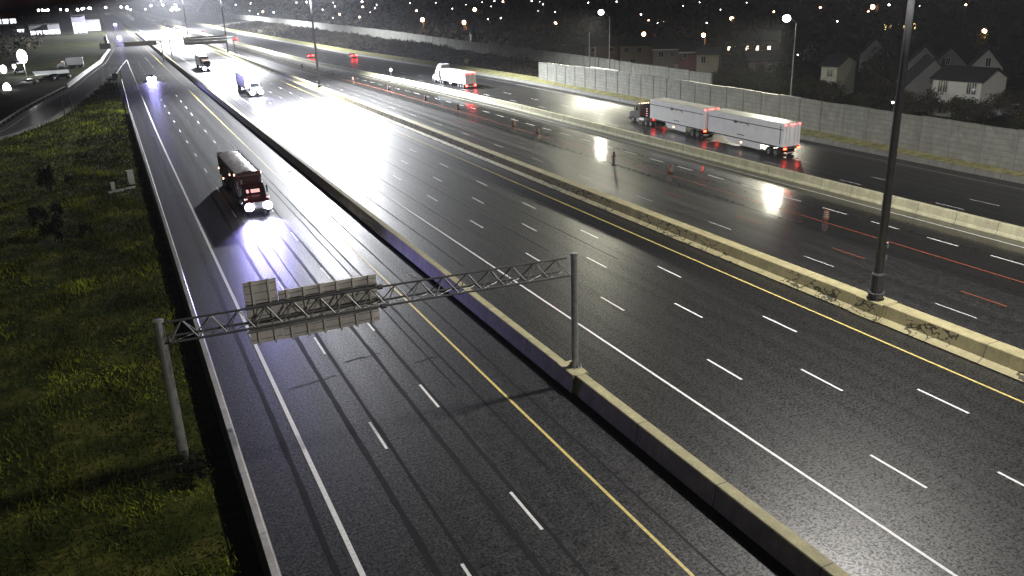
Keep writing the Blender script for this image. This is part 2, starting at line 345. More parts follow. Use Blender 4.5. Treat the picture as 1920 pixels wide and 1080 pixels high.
# ------------------------------------------------------------------ ground, roads, markings
g = MB(); n = 40
g.poly([(-5000, -600, -0.08), (5000, -600, -0.08), (5000, 7000, -0.08), (-5000, 7000, -0.08)])
struct(g.build('ground', 'ground'))
struct(strip(MB(), 2.0, 19.6, -45, 3200, 0).build('collector_road', 'road_a'))
struct(strip(MB(), 20.6, 42.0, -45, 3200, 0).build('express_road', 'road_b'))
struct(strip(MB(), 53.6, 65.4, -45, 3200, 0).build('wet_express_road', 'road_c')); struct(strip(MB(), 43.0, 53.6, -45, 3200, 0).build('worn_express_lanes', 'road_c2'))
struct(strip(MB(), 65.8, 84.2, -45, 3200, 0).build('wet_collector_road', 'road_d'))
RO = [(3.5, 3000), (3.3, 700), (3.2, 480), (2.46, 440), (-1.92, 345.6), (-6.72, 294.6), (-10.4, 252.3), (-14.1, 227.7), (-17.8, 200.4), (-19.9, 179.3), (-27, 140), (-42, 95), (-70, 50)]
RI = [(6.9, 3000), (6.9, 700), (6.9, 480), (6.9, 440), (6.1, 345.8), (1.31, 297.5), (-2.5, 245), (-6.0, 217), (-10.5, 186.3), (-15, 170.5), (-18.5, 163.2), (-31, 118), (-60, 60)]
rm = MB()
RI2 = [(6.9, 3000), (6.9, 700), (6.9, 480), (6.9, 440), (6.6, 345), (2.2, 294.6), (-1.9, 251), (-5.2, 222), (-9.0, 193), (-11.5, 179.3), (-17.5, 150), (-31, 108), (-62, 58)]
for k in range(len(RO)-1): rm.poly([(*RO[k], 0.006), (*RI[k], 0.006), (*RI[k+1], 0.006), (*RO[k+1], 0.006)])
struct(rm.build('ramp_road', 'ramp'))
wm = MB(); ym = MB(); om = MB()
def line(mb, x, w, y0, y1): strip(mb, x-w/2, x+w/2, y0, y1, 0.012)
def dashes(mb, x, w, y0, y1, first, cyc=12.2, ln=3.1):
    y = first-math.ceil((first-y0)/cyc)*cyc
    while y < y1: strip(mb, x-w/2, x+w/2, y, y+ln, 0.012); y += cyc
line(wm, 5.45, 0.22, -40, 354); line(wm, 25.25, 0.15, -40, 1500); line(wm, 64.0, 0.15, -40, 1200)
line(wm, 81.6, 0.07, -40, 900)
dashes(wm, 9.12, 0.14, -20, 340, 35.5, 12.9, 3.05); dashes(wm, 12.92, 0.14, -20, 400, 38.3, 12.2)
dashes(wm, 29.12, 0.14, -20, 420, 20.8); dashes(wm, 32.9, 0.14, -20, 420, 29.3); dashes(wm, 36.5, 0.14, -20, 420, 24.4)
dashes(wm, 60.1, 0.16, -20, 420, 37.6, 5.9, 3.0)
dashes(wm, 70.2, 0.11, 0, 300, 75.2, 12.2); dashes(wm, 74.0, 0.11, 0, 300, 74.4, 12.2)
line(ym, 16.65, 0.15, -40, 900); line(ym, 39.9, 0.15, -40, 900); line(ym, 66.9, 0.14, -40, 500)
dashes(wm, 47.9, 0.08, 0, 300, 32.6); 
dashes(om, 51.35, 0.11, 0, 140, 33.0, 12.0, 3.4); line(om, 56.5, 0.14, -30, 300)
# gore: white chevron sides running down to the crash cushion, ramp edge line
gp = [(6.9, 354.5), (4.2, 322), (2.0, 290), (0.6, 272)]
wm.sweep([(p[0], p[1], 0.014) for p in gp], [(-0.12, 0), (0.12, 0)], False)
wm.sweep([(p[0]+1.6, p[1], 0.014) for p in RO[3:]], [(-0.06, 0), (0.06, 0)], False)
struct(wm.build('white_lane_markings', 'white')); struct(ym.build('yellow_lane_markings', 'yellow')); struct(om.build('orange_lane_markings', 'orange'))
sm = MB()
def wander(x, w, y0, y1, amp, z=0.006):
    y = y0; pr = None; xo = 0
    while y < y1:
        xo = xo*0.8+random.uniform(-amp, amp); ww = w*random.uniform(0.8, 1.25)
        cur = ((x+xo-ww/2, y, z), (x+xo+ww/2, y, z))
        if pr: sm.poly([pr[0], pr[1], cur[1], cur[0]])
        pr = cur; y += random.uniform(0.8, 1.8)
for x, w, y0, y1 in ((4.6, 0.26, 18, 150), (8.05, 0.28, 12, 160), (9.35, 0.2, 12, 170), (11.75, 0.24, 14, 160), (13.1, 0.2, 14, 190), (15.3, 0.16, 30, 140), (17.7, 0.13, 14, 90), (14.6, 0.12, 40, 150), (10.4, 0.1, 60, 150)):
    wander(x, w, y0, y1, 0.02)
for x, w, y0, y1 in ((31.0, 0.12, 60, 170), (34.8, 0.12, 55, 170), (27.2, 0.12, 70, 170), (38.4, 0.1, 60, 180), (23.2, 0.14, 60, 200), (45.6, 0.1, 40, 200), (54.2, 0.1, 40, 200)): wander(x, w, y0, y1, 0.02)
for (xa, ya, xb, yb) in ((6.1, 44.6, 9.0, 45.0), (9.9, 46.6, 12.2, 46.8), (13.6, 44.3, 15.2, 44.6), (6.5, 95.4, 8.4, 95.0), (3.2, 101.0, 4.9, 101.2), (5.9, 120, 8.4, 122), (9.4, 150.5, 12.6, 151)):
    pr = None
    for k in range(9):
        t = k/8; x = xa+(xb-xa)*t; y = ya+(yb-ya)*t+random.uniform(-.08, .08); w = random.uniform(0.04, 0.1)
        cur = ((x, y-w, 0.005), (x, y+w, 0.005))
        if pr: sm.poly([pr[0], cur[0], cur[1], pr[1]])
        pr = cur
struct(sm.build('crack_seal_lines', 'seal'))
pm = MB()
for x0, x1, y0, y1 in ((2.75, 4.1, 58.6, 59.3), (45.6, 46.6, 74, 75.2)): pm.poly([(x0, y0, .005), (x1, y0+.1, .005), (x1, y1, .005), (x0, y1+.05, .005)])
struct(pm.build('asphalt_patches', 'patch'))
pu = MB(); cpt = [(60.9+1.25*math.cos(a)*(1+.18*math.sin(3*a)), 158+11*math.sin(a)*(1+.12*math.cos(2*a))) for a in [k*PI/14 for k in range(28)]]
struct(pu.poly([(*q, 0.016) for q in cpt]).build('puddle', 'puddle'))
# manhole / drain grates in the shoulder of the collector road
def drain(x, y, lab):
    t = thing('drain_grate', lab, 'drain grate', (x, y, 0.012), 0, 'drain grates in the collector shoulder')
    MB().box((0, 0, 0.004), (0.62, 0.95, 0.02)).build('frame', 'galv', t)
    b = MB()
    for k in range(7): b.box((0, -0.36+k*0.12, 0.018), (0.5, 0.05, 0.02))
    b.build('bars', 'steel_d', t)
drain(18.75, 60.0, 'steel drain grate beside the median separator above the gantry truss'); drain(18.6, 107.0, 'steel drain grate beside the separator right of the dump truck')

# ------------------------------------------------------------------ concrete barriers
def path(x, y0, y1): return [(wx(x, y), y) for y in ys(y0, y1)]
PR = lambda h, wb, wt, k=0.3: [(-wb/2, 0), (-wb/2, 0.08), (-wt/2-(wb-wt)*k/2, 0.33), (-wt/2, h-0.04), (-wt/2+0.04, h), (wt/2-0.04, h), (wt/2, h-0.04), (wt/2+(wb-wt)*k/2, 0.33), (wb/2, 0.08), (wb/2, 0)]
o = MB().sweep([(2.3, y) for y in (-40, 0, 30, 60, 90, 120, 150, 184)], PR(0.95, 0.62, 0.34)).build('concrete_barrier', 'conc_l')
tag(o, 'grey concrete barrier with a shiny wet top along the grass verge', 'barrier')
o = MB().sweep([(20.5, y) for y in (-40, 0, 20, 36.2)], PR(1.08, 0.86, 0.62, 0.5)).sweep([(20.55, 36.2), (20.55, 38.0)], PR(1.08, 1.15, 1.0)).sweep(path(20.4, 38.0, 620), PR(1.04, 0.9, 0.55, 0.5)).build('concrete_barrier', 'conc_y')
tag(o, 'yellowish concrete separator carrying the gantry post, in shade on its left side', 'barrier')
o = MB().sweep(path(43.0, -40, 35.2), PR(1.12, 2.2, 1.05)).sweep([(42.95, 35.2), (42.95, 37.4)], PR(1.14, 2.3, 1.4)).sweep(path(42.9, 37.4, 1200), PR(1.12, 2.0, 1.0)).build('concrete_barrier', 'conc_old')
tag(o, 'cracked old concrete median wall with a yellow top carrying the tall light mast', 'barrier')
o = MB().sweep(path(65.75, -40, 900), PR(1.05, 0.85, 0.45)).build('concrete_barrier', 'conc_r')
tag(o, 'pale concrete barrier between the wet roads, in front of the white double trailer', 'barrier')
o = MB().sweep(path(84.0, -40, 900), PR(0.62, 0.5, 0.22)).build('concrete_barrier', 'conc_k')  # dark concrete carries the shade of the road side in its colour
tag(o, 'low concrete kerb wall darkened for its shaded road side in front of the dry grass strip at the noise wall', 'barrier')
o = MB().sweep([(2.3, 600), (2.3, 500), (2.2, 440), (-2.2, 345.6), (-7, 294.6), (-10.7, 252.3)], PR(1.0, 0.7, 0.4)).build('concrete_barrier', 'conc_p')
tag(o, 'bright curved concrete barrier along the outside of the ramp', 'barrier')
def guide_rail(pts, label):
    t = thing('guide_rail', label, 'guide rail', (pts[0][0], pts[0][1], 0)); q = [(p[0]-pts[0][0], p[1]-pts[0][1]) for p in pts]
    MB().sweep(q, [(-0.05, 0.45), (0.03, 0.52), (-0.05, 0.6), (0.03, 0.68), (-0.05, 0.76), (-0.09, 0.76), (-0.09, 0.45)]).build('beam', 'galv', t)
    for a, b in zip(q, q[1:]):
        L = math.hypot(b[0]-a[0], b[1]-a[1]); k = max(1, int(L/4))
        for i in range(k):
            f = i/k; MB().box((a[0]+(b[0]-a[0])*f+0.0, a[1]+(b[1]-a[1])*f, 0.36), (0.14, 0.18, 0.72)).build('post', 'wood', t)
guide_rail([(2.35, 184.5), (2.6, 215), (2.75, 258)], 'steel guide rail continuing the verge barrier towards the gore')
guide_rail([(-11, 251), (-14.6, 227.7), (-18.3, 200.4), (-20.4, 179.3), (-27.5, 140)], 'dull steel guide rail on the outer side of the ramp curve')
o = MB().lathe([(0.16, 0), (0.16, 0.1), (0.1, 0.5), (0.02, 0.55)], 10, (2.3, 183.6, 0.6)).build('reflector', 'sign_w'); tag(o, 'white reflector cap on the far end of the verge barrier', 'reflector')
# kerb of the grass island along the ramp
km = MB()
km.sweep([(p[0], p[1], 0) for p in RI[6:]], [(-0.1, 0), (-0.1, 0.12), (1.5, 0.10), (1.5, 0)])
struct(km.build('ramp_kerb', 'conc_k'))
# strip of dry grass between the low barrier and the noise wall
dg = MB()
yy = ys(-40, 900)
for a, b in zip(yy, yy[1:]): dg.poly([(wx(84.3, a), a, 0.02), (wx(84.3, a)+(4.4 if a < 176 else 3.2), a, 1.0), (wx(84.3, b)+(4.4 if b < 176 else 3.2), b, 1.0), (wx(84.3, b), b, 0.02)])
struct(dg.build('dry_grass_strip', 'dryg'))

# ------------------------------------------------------------------ grass verge at the left
GV = [(1.95, -45), (1.95, 184), (2.3, 258), (0.4, 270), (-2.5, 245), (-6, 217), (-10.5, 186.3), (-15, 170.5), (-18.5, 163.2), (-31, 118), (-60, 60), (-60, -45)]
struct(MB().poly([(*p, 0.01) for p in GV]).build('grass_verge', 'verge'))
def inside(px, py, poly):
    c = np.zeros(len(px), bool); j = len(poly)-1
    for i in range(len(poly)):
        xi, yi = poly[i]; xj, yj = poly[j]
        m = ((yi > py) != (yj > py)) & (px < (xj-xi)*(py-yi)/(yj-yi+1e-9)+xi); c ^= m; j = i
    return c
def raw_mesh(name, V, F, m, parent=None):
    me = bpy.data.meshes.new(name); nv, nf = len(V), len(F)
    me.vertices.add(nv); me.vertices.foreach_set('co', V.astype(np.float32).ravel())
    k = F.shape[1]; me.loops.add(nf*k); me.loops.foreach_set('vertex_index', F.astype(np.int32).ravel())
    me.polygons.add(nf); me.polygons.foreach_set('loop_start', np.arange(0, nf*k, k, dtype=np.int32)); me.polygons.foreach_set('loop_total', np.full(nf, k, np.int32))
    me.update(); me.validate(); me.materials.append(M[m]); o = bpy.data.objects.new(name, me); COL.objects.link(o)
    if parent is not None: o.parent = parent
    return o
def blades(name, P, H, Wd, m, lean=0.5):
    n = len(P); a = rng.uniform(0, 2*PI, n); d = np.stack([np.cos(a), np.sin(a), np.zeros(n)], 1)
    ln = rng.normal(0, lean, (n, 2))*H[:, None]
    V = np.empty((n, 3, 3)); V[:, 0] = P-d*Wd[:, None]; V[:, 1] = P+d*Wd[:, None]; V[:, 2] = P+np.concatenate([ln, H[:, None]], 1)
    return raw_mesh(name, V.reshape(-1, 3), np.arange(3*n).reshape(-1, 3), m)
N = 150000
gy = 22+rng.random(N)**1.5*235; gx = rng.uniform(-1, 1, N)*(12+gy*0.16)-gy*0.10-6
gx = np.where(gx > 1.4, 1.4-rng.random(N)*8, gx); ok = inside(gx, gy, [(p[0]-0.3, p[1]) for p in GV]); gx, gy = gx[ok], gy[ok]
cl = np.sin(gx*0.9+np.sin(gy*0.31)*2)*np.sin(gy*0.23+gx*0.4)+rng.normal(0, .5, len(gx))
hh = (0.14+0.10*np.clip(cl, -0.6, 1.6))*(1+gy*0.004)*rng.uniform(0.5, 1.5, len(gx))
struct(blades('grass', np.stack([gx, gy, np.zeros_like(gx)], 1), hh, 0.02+gy*0.0006, 'grass'), 'stuff')
# brush on the bank under the far noise wall
bk = MB()
BY = [178, 200, 221, 247, 281, 333, 420, 520, 700]
for a, b in zip(BY, BY[1:]):
    za, zb = interp([(178, 0.6), (221, 1.3), (281, 2.2), (700, 2.6)], a), interp([(178, 0.6), (221, 1.3), (281, 2.2), (700, 2.6)], b)
    bk.poly([(wx(84.3, a)+3, a, 0.3), (104.4, a, za), (104.4, b, zb), (wx(84.3, b)+3, b, 0.3)])
struct(bk.build('embankment', 'bank'))
N = 26000
by = 178+rng.random(N)**1.3*480; u = rng.random(N); x0 = np.array([wx(84.3, y)+3.4 for y in by]); bx = x0+(104-x0)*u
bz = 0.3+(np.interp(by, [178, 221, 281, 700], [0.6, 1.3, 2.2, 2.6])-0.3)*u
cl = 0.5+0.5*np.sin(bx*0.55+np.sin(by*0.2)*2)*np.sin(by*0.13+bx*0.2)
bh = (0.25+1.5*cl*np.clip(u*1.8, 0.15, 1))*rng.uniform(0.3, 1.1, N)
P = np.stack([bx, by, bz+bh*rng.uniform(0, .6, N)], 1)
struct(blades('brush', P, bh*0.6+0.15, 0.10+by*0.0006+rng.random(N)*0.12, 'brush', 0.9), 'stuff')

# ------------------------------------------------------------------ noise walls
def noise_wall(label, pts, z0, zt, step, mp='wallp'):
    t = thing('noise_wall', label, 'noise wall', (pts[0][0], pts[0][1], 0)); q = [(p[0]-pts[0][0], p[1]-pts[0][1]) for p in pts]
    L = [0]
    for a, b in zip(q, q[1:]): L.append(L[-1]+math.hypot(b[0]-a[0], b[1]-a[1]))
    def pos(s): return float(np.interp(s, L, [p[0] for p in q])), float(np.interp(s, L, [p[1] for p in q]))
    k = int(L[-1]/step); w = MB(); cap = MB()
    for i in range(k):
        a, b = pos(i*step), pos((i+1)*step); zb0, ztp = float(np.interp(i*step, L, z0)), float(np.interp((i+.5)*step, L, zt))+((i*7) % 3-1)*0.04
        mx, my = (a[0]+b[0])/2, (a[1]+b[1])/2; ang = math.atan2(b[1]-a[1], b[0]-a[0])
        w.box((mx, my, (zb0+ztp)/2), (step-0.04, 0.20, ztp-zb0), ang); cap.box((mx, my, ztp+0.05), (step-0.02, 0.30, 0.1), ang)
        if i < 100: MB().box((a[0], a[1], (zb0+ztp)/2+0.04), (0.34, 0.34, ztp-zb0+0.12), ang).build('post', mp, t)
    w.build('panels', 'wallc', t); cap.build('coping', 'wallc', t)
noise_wall('long grey concrete noise wall of stacked panels behind the double trailer', [(85.4, 20), (86.2, 45), (87.2, 72), (88.4, 105), (89.2, 140), (89.2, 176)], [0, 0, 0, 0, 0, 0], [4.9, 4.85, 4.7, 4.75, 4.75, 4.45], 4.2)
noise_wall('second set back noise wall rising behind the first one and the brush', [(104.2, 132), (104.2, 178), (104.2, 221), (104.2, 281), (104.2, 334), (104.5, 520), (105, 800)], [-0.05, 0.4, 1.0, 2.0, 2.3, 2.5, 2.5], [3.9, 4.5, 4.7, 5.2, 5.8, 6.2, 6.2], 7.0)
# pale rail on top of the front wall beside the lamp poles
o = MB().box((0, 0, 0), (0.36, 10.5, 0.16)).build('coping_rail', 'conc_p', None, loc=(89.12, 146.5, 4.93)); tag(o, 'pale rail lying on top of the front noise wall by the lamp poles', 'rail')

# ------------------------------------------------------------------ high mast poles
def high_mast(x, y, label, energy, detail=True, cut=160, aim=(0, 0, -1), blend=0.25):
    t = thing('light_mast', label, 'light mast', (x, y, 1.1), 0, 'tall light masts standing on the median wall'); H = 32
    MB().tube((0, 0, 0.5), (0, 0, H-1.1), 0.29, 0.12, 16, True).build('pole', 'mast', t, True)
    MB().lathe([(0.55, 0.0), (0.55, 0.12), (0.47, 0.16), (0.47, 0.40), (0.55, 0.44), (0.55, 0.52), (0.36, 0.54)], 16).build('base_flange', 'mast', t)
    for k in range(8 if detail else 0): a = k*PI/4; MB().tube((0.5*math.cos(a), 0.5*math.sin(a), 0.5), (0.5*math.cos(a), 0.5*math.sin(a), 0.64), 0.035, None, 6).build('anchor_bolt', 'galv', t)
    if detail:
        MB().lathe([(0.36, 0.54), (0.40, 0.6), (0.40, 1.75), (0.34, 1.85)], 16).build('lower_sleeve', 'mast', t)
        for z in (2.9, 3.7): MB().box((0.30, -0.12, z), (0.16, 0.2, 0.34)).build('junction_box', 'cab', t)
    hd = MB()
    for k in range(12): a, c = k*PI/6, (k+1)*PI/6; hd.tube((1.1*math.cos(a), 1.1*math.sin(a), H-1.3), (1.1*math.cos(c), 1.1*math.sin(c), H-1.3), 0.05, None, 6)
    for k in range(3): a = k*PI/1.5; hd.tube((0, 0, H-1.3), (1.1*math.cos(a), 1.1*math.sin(a), H-1.3), 0.05, None, 6)
    ring = hd.build('lamp_ring', 'mast', t)
    for k in range(6):
        a = k*PI/3
        l = MB().lathe([(0.12, 0), (0.3, -0.1), (0.32, -0.3)], 10, (1.3*math.cos(a), 1.3*math.sin(a), H-1.2)).build('luminaire', 'alu', t)
        MB().lathe([(0.28, 0), (0.24, -0.05)], 10, (1.3*math.cos(a), 1.3*math.sin(a), H-1.5)).build('lens', 'e_white', l)
    lamp('mast_light', 'SPOT', (0, 0, H-1.7), energy, (1.0, 0.96, 0.90) if y < 100 else (0.94, 0.96, 1.0), t, 1.0, Vector(aim).to_track_quat('-Z', 'Y').to_euler(), R(cut), blend)
    return t
high_mast(42.8, 36.3, 'tall dark light mast nearest the camera on the cracked median wall', 88000, True, 172)
high_mast(42.5, -118, 'light mast behind the camera on the same median wall', 420000, False, 178)
high_mast(42.6, 193.5, 'dark light mast behind the bright wet patch, second along the median', 1150000, False, 140, (0.03, -0.30, -0.95), 0.75)
high_mast(42.5, 345, 'slim light mast beside the far sign gantry', 700000, False)
high_mast(42.5, 505, 'slim light mast just beyond the far sign gantry', 1700000, False)
high_mast(41.5, 660, 'most distant thin light mast at the bright end of the road', 2400000, False)

# ------------------------------------------------------------------ sign gantry
GY = 37.3
t = thing('sign_gantry', 'grey overhead sign gantry with lattice truss crossing the left road, seen from behind', 'sign gantry', (0, 0, 0))
def post(x, y, z0, z1, r):
    p = MB().tube((x, y, z0), (x, y, z1), r, r*0.92, 18).build('post', 'galv', t, False)
    MB().lathe([(r*1.05, 0), (r*1.05, 0.07), (r*0.5, 0.1)], 18, (x, y, z1)).build('cap', 'galv', p)
    b = MB().lathe([(r+0.2, 0), (r+0.2, 0.05)], 16, (x, y, z0))
    for k in range(6):
        a = k*PI/3; b.tube((x+(r+.13)*math.cos(a), y+(r+.13)*math.sin(a), z0+.05), (x+(r+.13)*math.cos(a), y+(r+.13)*math.sin(a), z0+.2), 0.03, None, 6)
        b.poly([(x+r*math.cos(a+.5), y+r*math.sin(a+.5), z0+.05), (x+(r+.18)*math.cos(a+.5), y+(r+.18)*math.sin(a+.5), z0+.05), (x+r*math.cos(a+.5), y+r*math.sin(a+.5), z0+.35)])
    b.build('base_plate', 'galv', p)
post(0.0, 38.7, 0.0, 7.55, 0.24); post(20.75, 37.2, 1.05, 7.68, 0.20)
def zc(x): return 7.50+0.06*math.sin(PI*x/20.5)
def Tp(x): return Vector((x, GY+1.3-(1.3*x/20.5)+0.0, zc(x)))
def Tf(x): return Vector((x, GY+1.3-(1.3*x/20.5)-0.42, zc(x)-0.86))
def Tb(x): return Vector((x, GY+1.3-(1.3*x/20.5)+0.42, zc(x)-0.86))
ch = MB(); NB = 16
for F_, r, z0 in ((Tp, 0.055, 7.45), (Tf, 0.062, 6.5), (Tb, 0.062, 6.5)):
    ch = MB(); ch.tube((0.1, 38.6, z0), F_(0.35), 0.06)
    for k in range(NB): ch.tube(F_(0.35+k*20.0/NB), F_(0.35+(k+1)*20.0/NB), r, None, 8)
    c_ = ch.build('chord', 'steel_d', t); MB().tube(F_(10.08), F_(10.32), 0.13, None, 10).build('splice_flange', 'steel_d', c_)
lc = MB()
for k in range(NB):
    a, b, m_ = 0.35+k*1.25, 0.35+(k+1)*1.25, 0.35+(k+.5)*1.25
    for F_ in (Tf, Tb): lc.tube(F_(a), Tp(m_), 0.032, None, 6, False).tube(Tp(m_), F_(b), 0.032, None, 6, False)
    lc.tube(Tf(a), Tb(a), 0.03, None, 6, False).tube(Tf(a), Tb(b), 0.026, None, 6, False)
lc.build('lattice_brace', 'steel_m', t)
def sign_back(x0, x1, z0, z1, y, nst, nrow):
    p = MB().box(((x0+x1)/2, y, (z0+z1)/2), (x1-x0, 0.04, z1-z0)).build('sign_panel', 'alu', t)
    for k in range(nst): x = x0+(x1-x0)*(k+.5)/nst; MB().box((x, y-0.11, (z0+z1)/2), (0.10, 0.16, z1-z0+0.12)).build('stiffener', 'alu', p)
    r_ = MB()
    for k in range(nrow): z = z0+(z1-z0)*(k+.5)/nrow; r_.box(((x0+x1)/2, y-0.028, z), (x1-x0-0.04, 0.015, 0.035))
    r_.build('rib', 'steel_m', p)
sign_back(5.45, 10.32, 5.42, 7.92, 38.95, 6, 7); sign_back(3.90, 5.43, 5.46, 8.62, 38.95, 2, 8)
MB().box((0, 0, 0), (6.4, 0.06, 0.16)).box((0, 0, 1.2), (6.4, 0.06, 0.16)).build('mounting_rail', 'steel_m', t, loc=(7.0, 38.72, 6.2))

# far sign gantry with its two sign panels, and the tubular one over the express road
t = thing('sign_gantry', 'distant sign gantry with long blank-backed panels over the express road', 'sign gantry', (0, 330, 0))
for x in (18.4, 21.3, 43.1): MB().tube((x, 0, 0), (x, 0, 7.2), 0.2, 0.18, 10).build('post', 'galv', t)
tr = MB()
for z in (6.2, 7.2):
    for y in (-.5, .5): tr.tube((3.2, y, z), (42.9, y, z), 0.09, None, 6)
for k in range(26): tr.tube((3.2+k*1.52, -.5, 6.2 if k % 2 else 7.2), (3.2+(k+1)*1.52, -.5, 7.2 if k % 2 else 6.2), 0.06, None, 5)
tr.build('truss', 'galv', t)
for x0, x1, z0, z1 in ((26.0, 41.0, 5.0, 7.9), (6.5, 17.0, 5.8, 7.4)):
    p = MB().box(((x0+x1)/2, 0.65, (z0+z1)/2), (x1-x0, 0.08, z1-z0)).build('sign_panel', 'alu', t)
    for k in range(int((x1-x0)/1.2)): MB().box((x0+.6+k*1.2, 0.56, (z0+z1)/2), (0.12, 0.1, z1-z0)).build('stiffener', 'alu', p)
MB().box((0.3, 0.2, 6.4), (3.4, 0.3, 2.0)).build('end_panel', 'cab', t)

# ------------------------------------------------------------------ street lamps behind the wall
def wall_lamp(px, py, arm_px, label, energy, X=102.0, aim=(-0.77, 0.0, -0.64), cut=104):
    d = ray(px, py); tt = X/d.x; top = Vector((X, d.y*tt, CAMH+d.z*tt))
    t = thing('street_lamp', label, 'street lamp', (X, top.y, 0), 0, 'lamp poles behind the noise wall')
    MB().tube((0, 0, 0), (0, 0, top.z), 0.14, 0.08, 10).build('pole', 'galv', t)
    if arm_px:
        d = ray(*arm_px); tt = (top.y-0.4)/d.y; L = Vector((d.x*tt-X, -0.4, CAMH+d.z*tt))
        MB().tube((0, 0, top.z-.1), (L.x*0.5, L.y*.5, (top.z+L.z)/2+.15), 0.06, None, 8).tube((L.x*0.5, L.y*.5, (top.z+L.z)/2+.15), L+Vector((0, 0, .12)), 0.05, None, 8).build('arm', 'galv', t)
        h = MB().box(L+Vector((0, 0, .14)), (0.9, 0.4, 0.14)).build('lamp_head', 'alu', t, bevel=0.04)
        MB().ball(L-Vector((0, 0, 0.12)), 0.62 if energy > 100000 else 0.5, 10, 6, 0.9).build('lens', 'e_white', h)
        lamp('wall_lamp_light', 'SPOT', L-Vector((0, 0, 0.55)), energy, (1, 0.96, 0.74), t, 1.2, Vector(aim).to_track_quat('-Z', 'Y').to_euler(), R(cut), 0.7)
wall_lamp(1493, 42, (1475, 33), 'white glowing street lamp on a bent arm behind the noise wall near the mast', 130000)
wall_lamp(1143, 32, (1127, 22), 'brightest white street lamp on the taller pole above the front wall', 140000, 102.0, (-0.72, -0.35, -0.6))
wall_lamp(1105, 60, None, 'bare unlit pole left of the brightest street lamp', 0)
wall_lamp(1116, 88, None, 'short bare pole between two taller ones above the front wall', 0)

# ------------------------------------------------------------------ traffic drums, posts and small signs
def make_drum():
    t = thing('traffic_drum', '', 'traffic drum')
    MB().lathe([(0.36, 0), (0.36, 0.1), (0.3, 0.12)], 16).build('rubber_base', 'black', t)
    prof = [(0.29, 0.12), (0.29, 0.3), (0.27, 0.31), (0.27, 0.5), (0.25, 0.51), (0.25, 0.72), (0.235, 0.73), (0.235, 0.95), (0.12, 1.0)]
    MB().lathe(prof, 16).build('body', 'drum_o', t)
    for z, r in ((0.33, 0.275), (0.54, 0.257), (0.76, 0.243)): MB().lathe([(r, 0), (r, 0.13)], 16, (0, 0, z)).build('reflective_band', 'drum_w', t)
    MB().box((0, 0, 1.04), (0.16, 0.05, 0.1)).build('handle', 'drum_o', t)
    return t
drums = [((57.1, 79.1), 'orange striped traffic drum between the two bright lamp reflections'), ((57.0, 54.8), 'orange striped traffic drum nearest the camera, left of the tall mast'),
    ((56.9, 112.9), 'traffic drum left of the first lamp reflection, beside the orange line'), ((56.8, 121.1), 'traffic drum beside the wet road dashes, left neighbour of another drum'),
    ((57.4, 146), 'traffic drum standing in the red reflection of the box truck'), ((57.5, 163), 'traffic drum left of the shiny puddle on the wet road'), ((57.5, 186), 'traffic drum on the dark wet road below the small post sign'),
    ((57.4, 212), 'small far traffic drum right of the second light mast'), ((57.2, 230), 'small far traffic drum, closer to the second light mast'), ((57.2, 262), 'tiny far traffic drum just left of the second light mast')]
d0 = None
for (x, y), lb in drums:
    x = wx(x, y)
    if d0 is None: d0 = make_drum(); d0['label'] = lb; d0['group'] = 'drums along the closed lane'; d0.location = (x, y, 0.0)
    else: dup(d0, (x, y, 0.0), random.uniform(0, 3), lb, 'drums along the closed lane')
b = at(1151, 310); t = thing('delineator_post', 'dark flexible post with bands standing at the first lamp reflection', 'delineator', b)
MB().tube((0, 0, 0), (0, 0, 1.7), 0.12, 0.09, 10).build('post', 'stripe', t); MB().lathe([(0.3, 0), (0.26, 0.1)], 10).build('base', 'black', t)
MB().box((0, 0, 1.15), (0.62, 0.1, 0.12)).build('crosspiece', 'stripe', t)
for z in (1.35, 1.55): MB().lathe([(0.125, 0), (0.12, 0.1)], 10, (0, 0, z)).build('band', 'drum_o', t)
def small_sign(px, py, h, w, hh, m, label, shape='rect', rz=0.0, cat='road sign'):
    b = at(px, py); t = thing('road_sign', label, cat, b, rz)
    MB().tube((0, 0, 0), (0, 0, h-0.1), 0.06, None, 8).build('post', 'galv', t)
    if shape == 'rect': MB().box((0, -0.09, h-hh/2), (w, 0.04, hh)).build('panel', m, t)
    else:
        q = MB(); pts = [(0, h-hh/2-w/2), (w/2, h-hh/2), (0, h-hh/2+w/2), (-w/2, h-hh/2)]
        i = len(q.v); q.v += [(x, -0.09, z) for x, z in pts]+[(x, -0.05, z) for x, z in pts]; q.f += [(0, 1, 2, 3), (7, 6, 5, 4)]+[(k, (k+1) % 4, 4+(k+1) % 4, 4+k) for k in range(4)]
        q.build('panel', m, t)
small_sign(875, 128, 2.6, 1.7, 1.2, 'sign_y', 'pale yellow diamond road sign on the brush bank above the box truck', 'diamond', R(-25))
small_sign(689, 97, 2.2, 0.7, 1.7, 'sign_w', 'white narrow road sign at the foot of the brush bank', 'rect', R(-25))
small_sign(516, 70, 3.0, 1.3, 2.2, 'sign_w', 'bright white upright road sign on the far verge', 'rect', R(-20))
small_sign(510, 69, 2.6, 0.5, 1.6, 'cab', 'dim grey sign edge next to the bright white sign', 'rect', R(-20))
small_sign(489, 66, 3.0, 2.6, 1.5, 'cab', 'wide grey road sign left of the bright white sign', 'rect', R(-20))
b = at(752, 149, 0); t = thing('road_sign', 'small round grey sign on a thin post on the pale barrier', 'road sign', (wx(65.6, 204), 204, 1.0))
MB().tube((0, 0, 0), (0, 0, 2.3), 0.07, None, 8).build('post', 'galv', t); MB().lathe([(0.42, -0.02), (0.42, 0.02)], 14, (0, 0, 0), 'x').build('panel', 'cab', t, loc=(0, -0.1, 1.7)).rotation_euler = (0, 0, R(70))

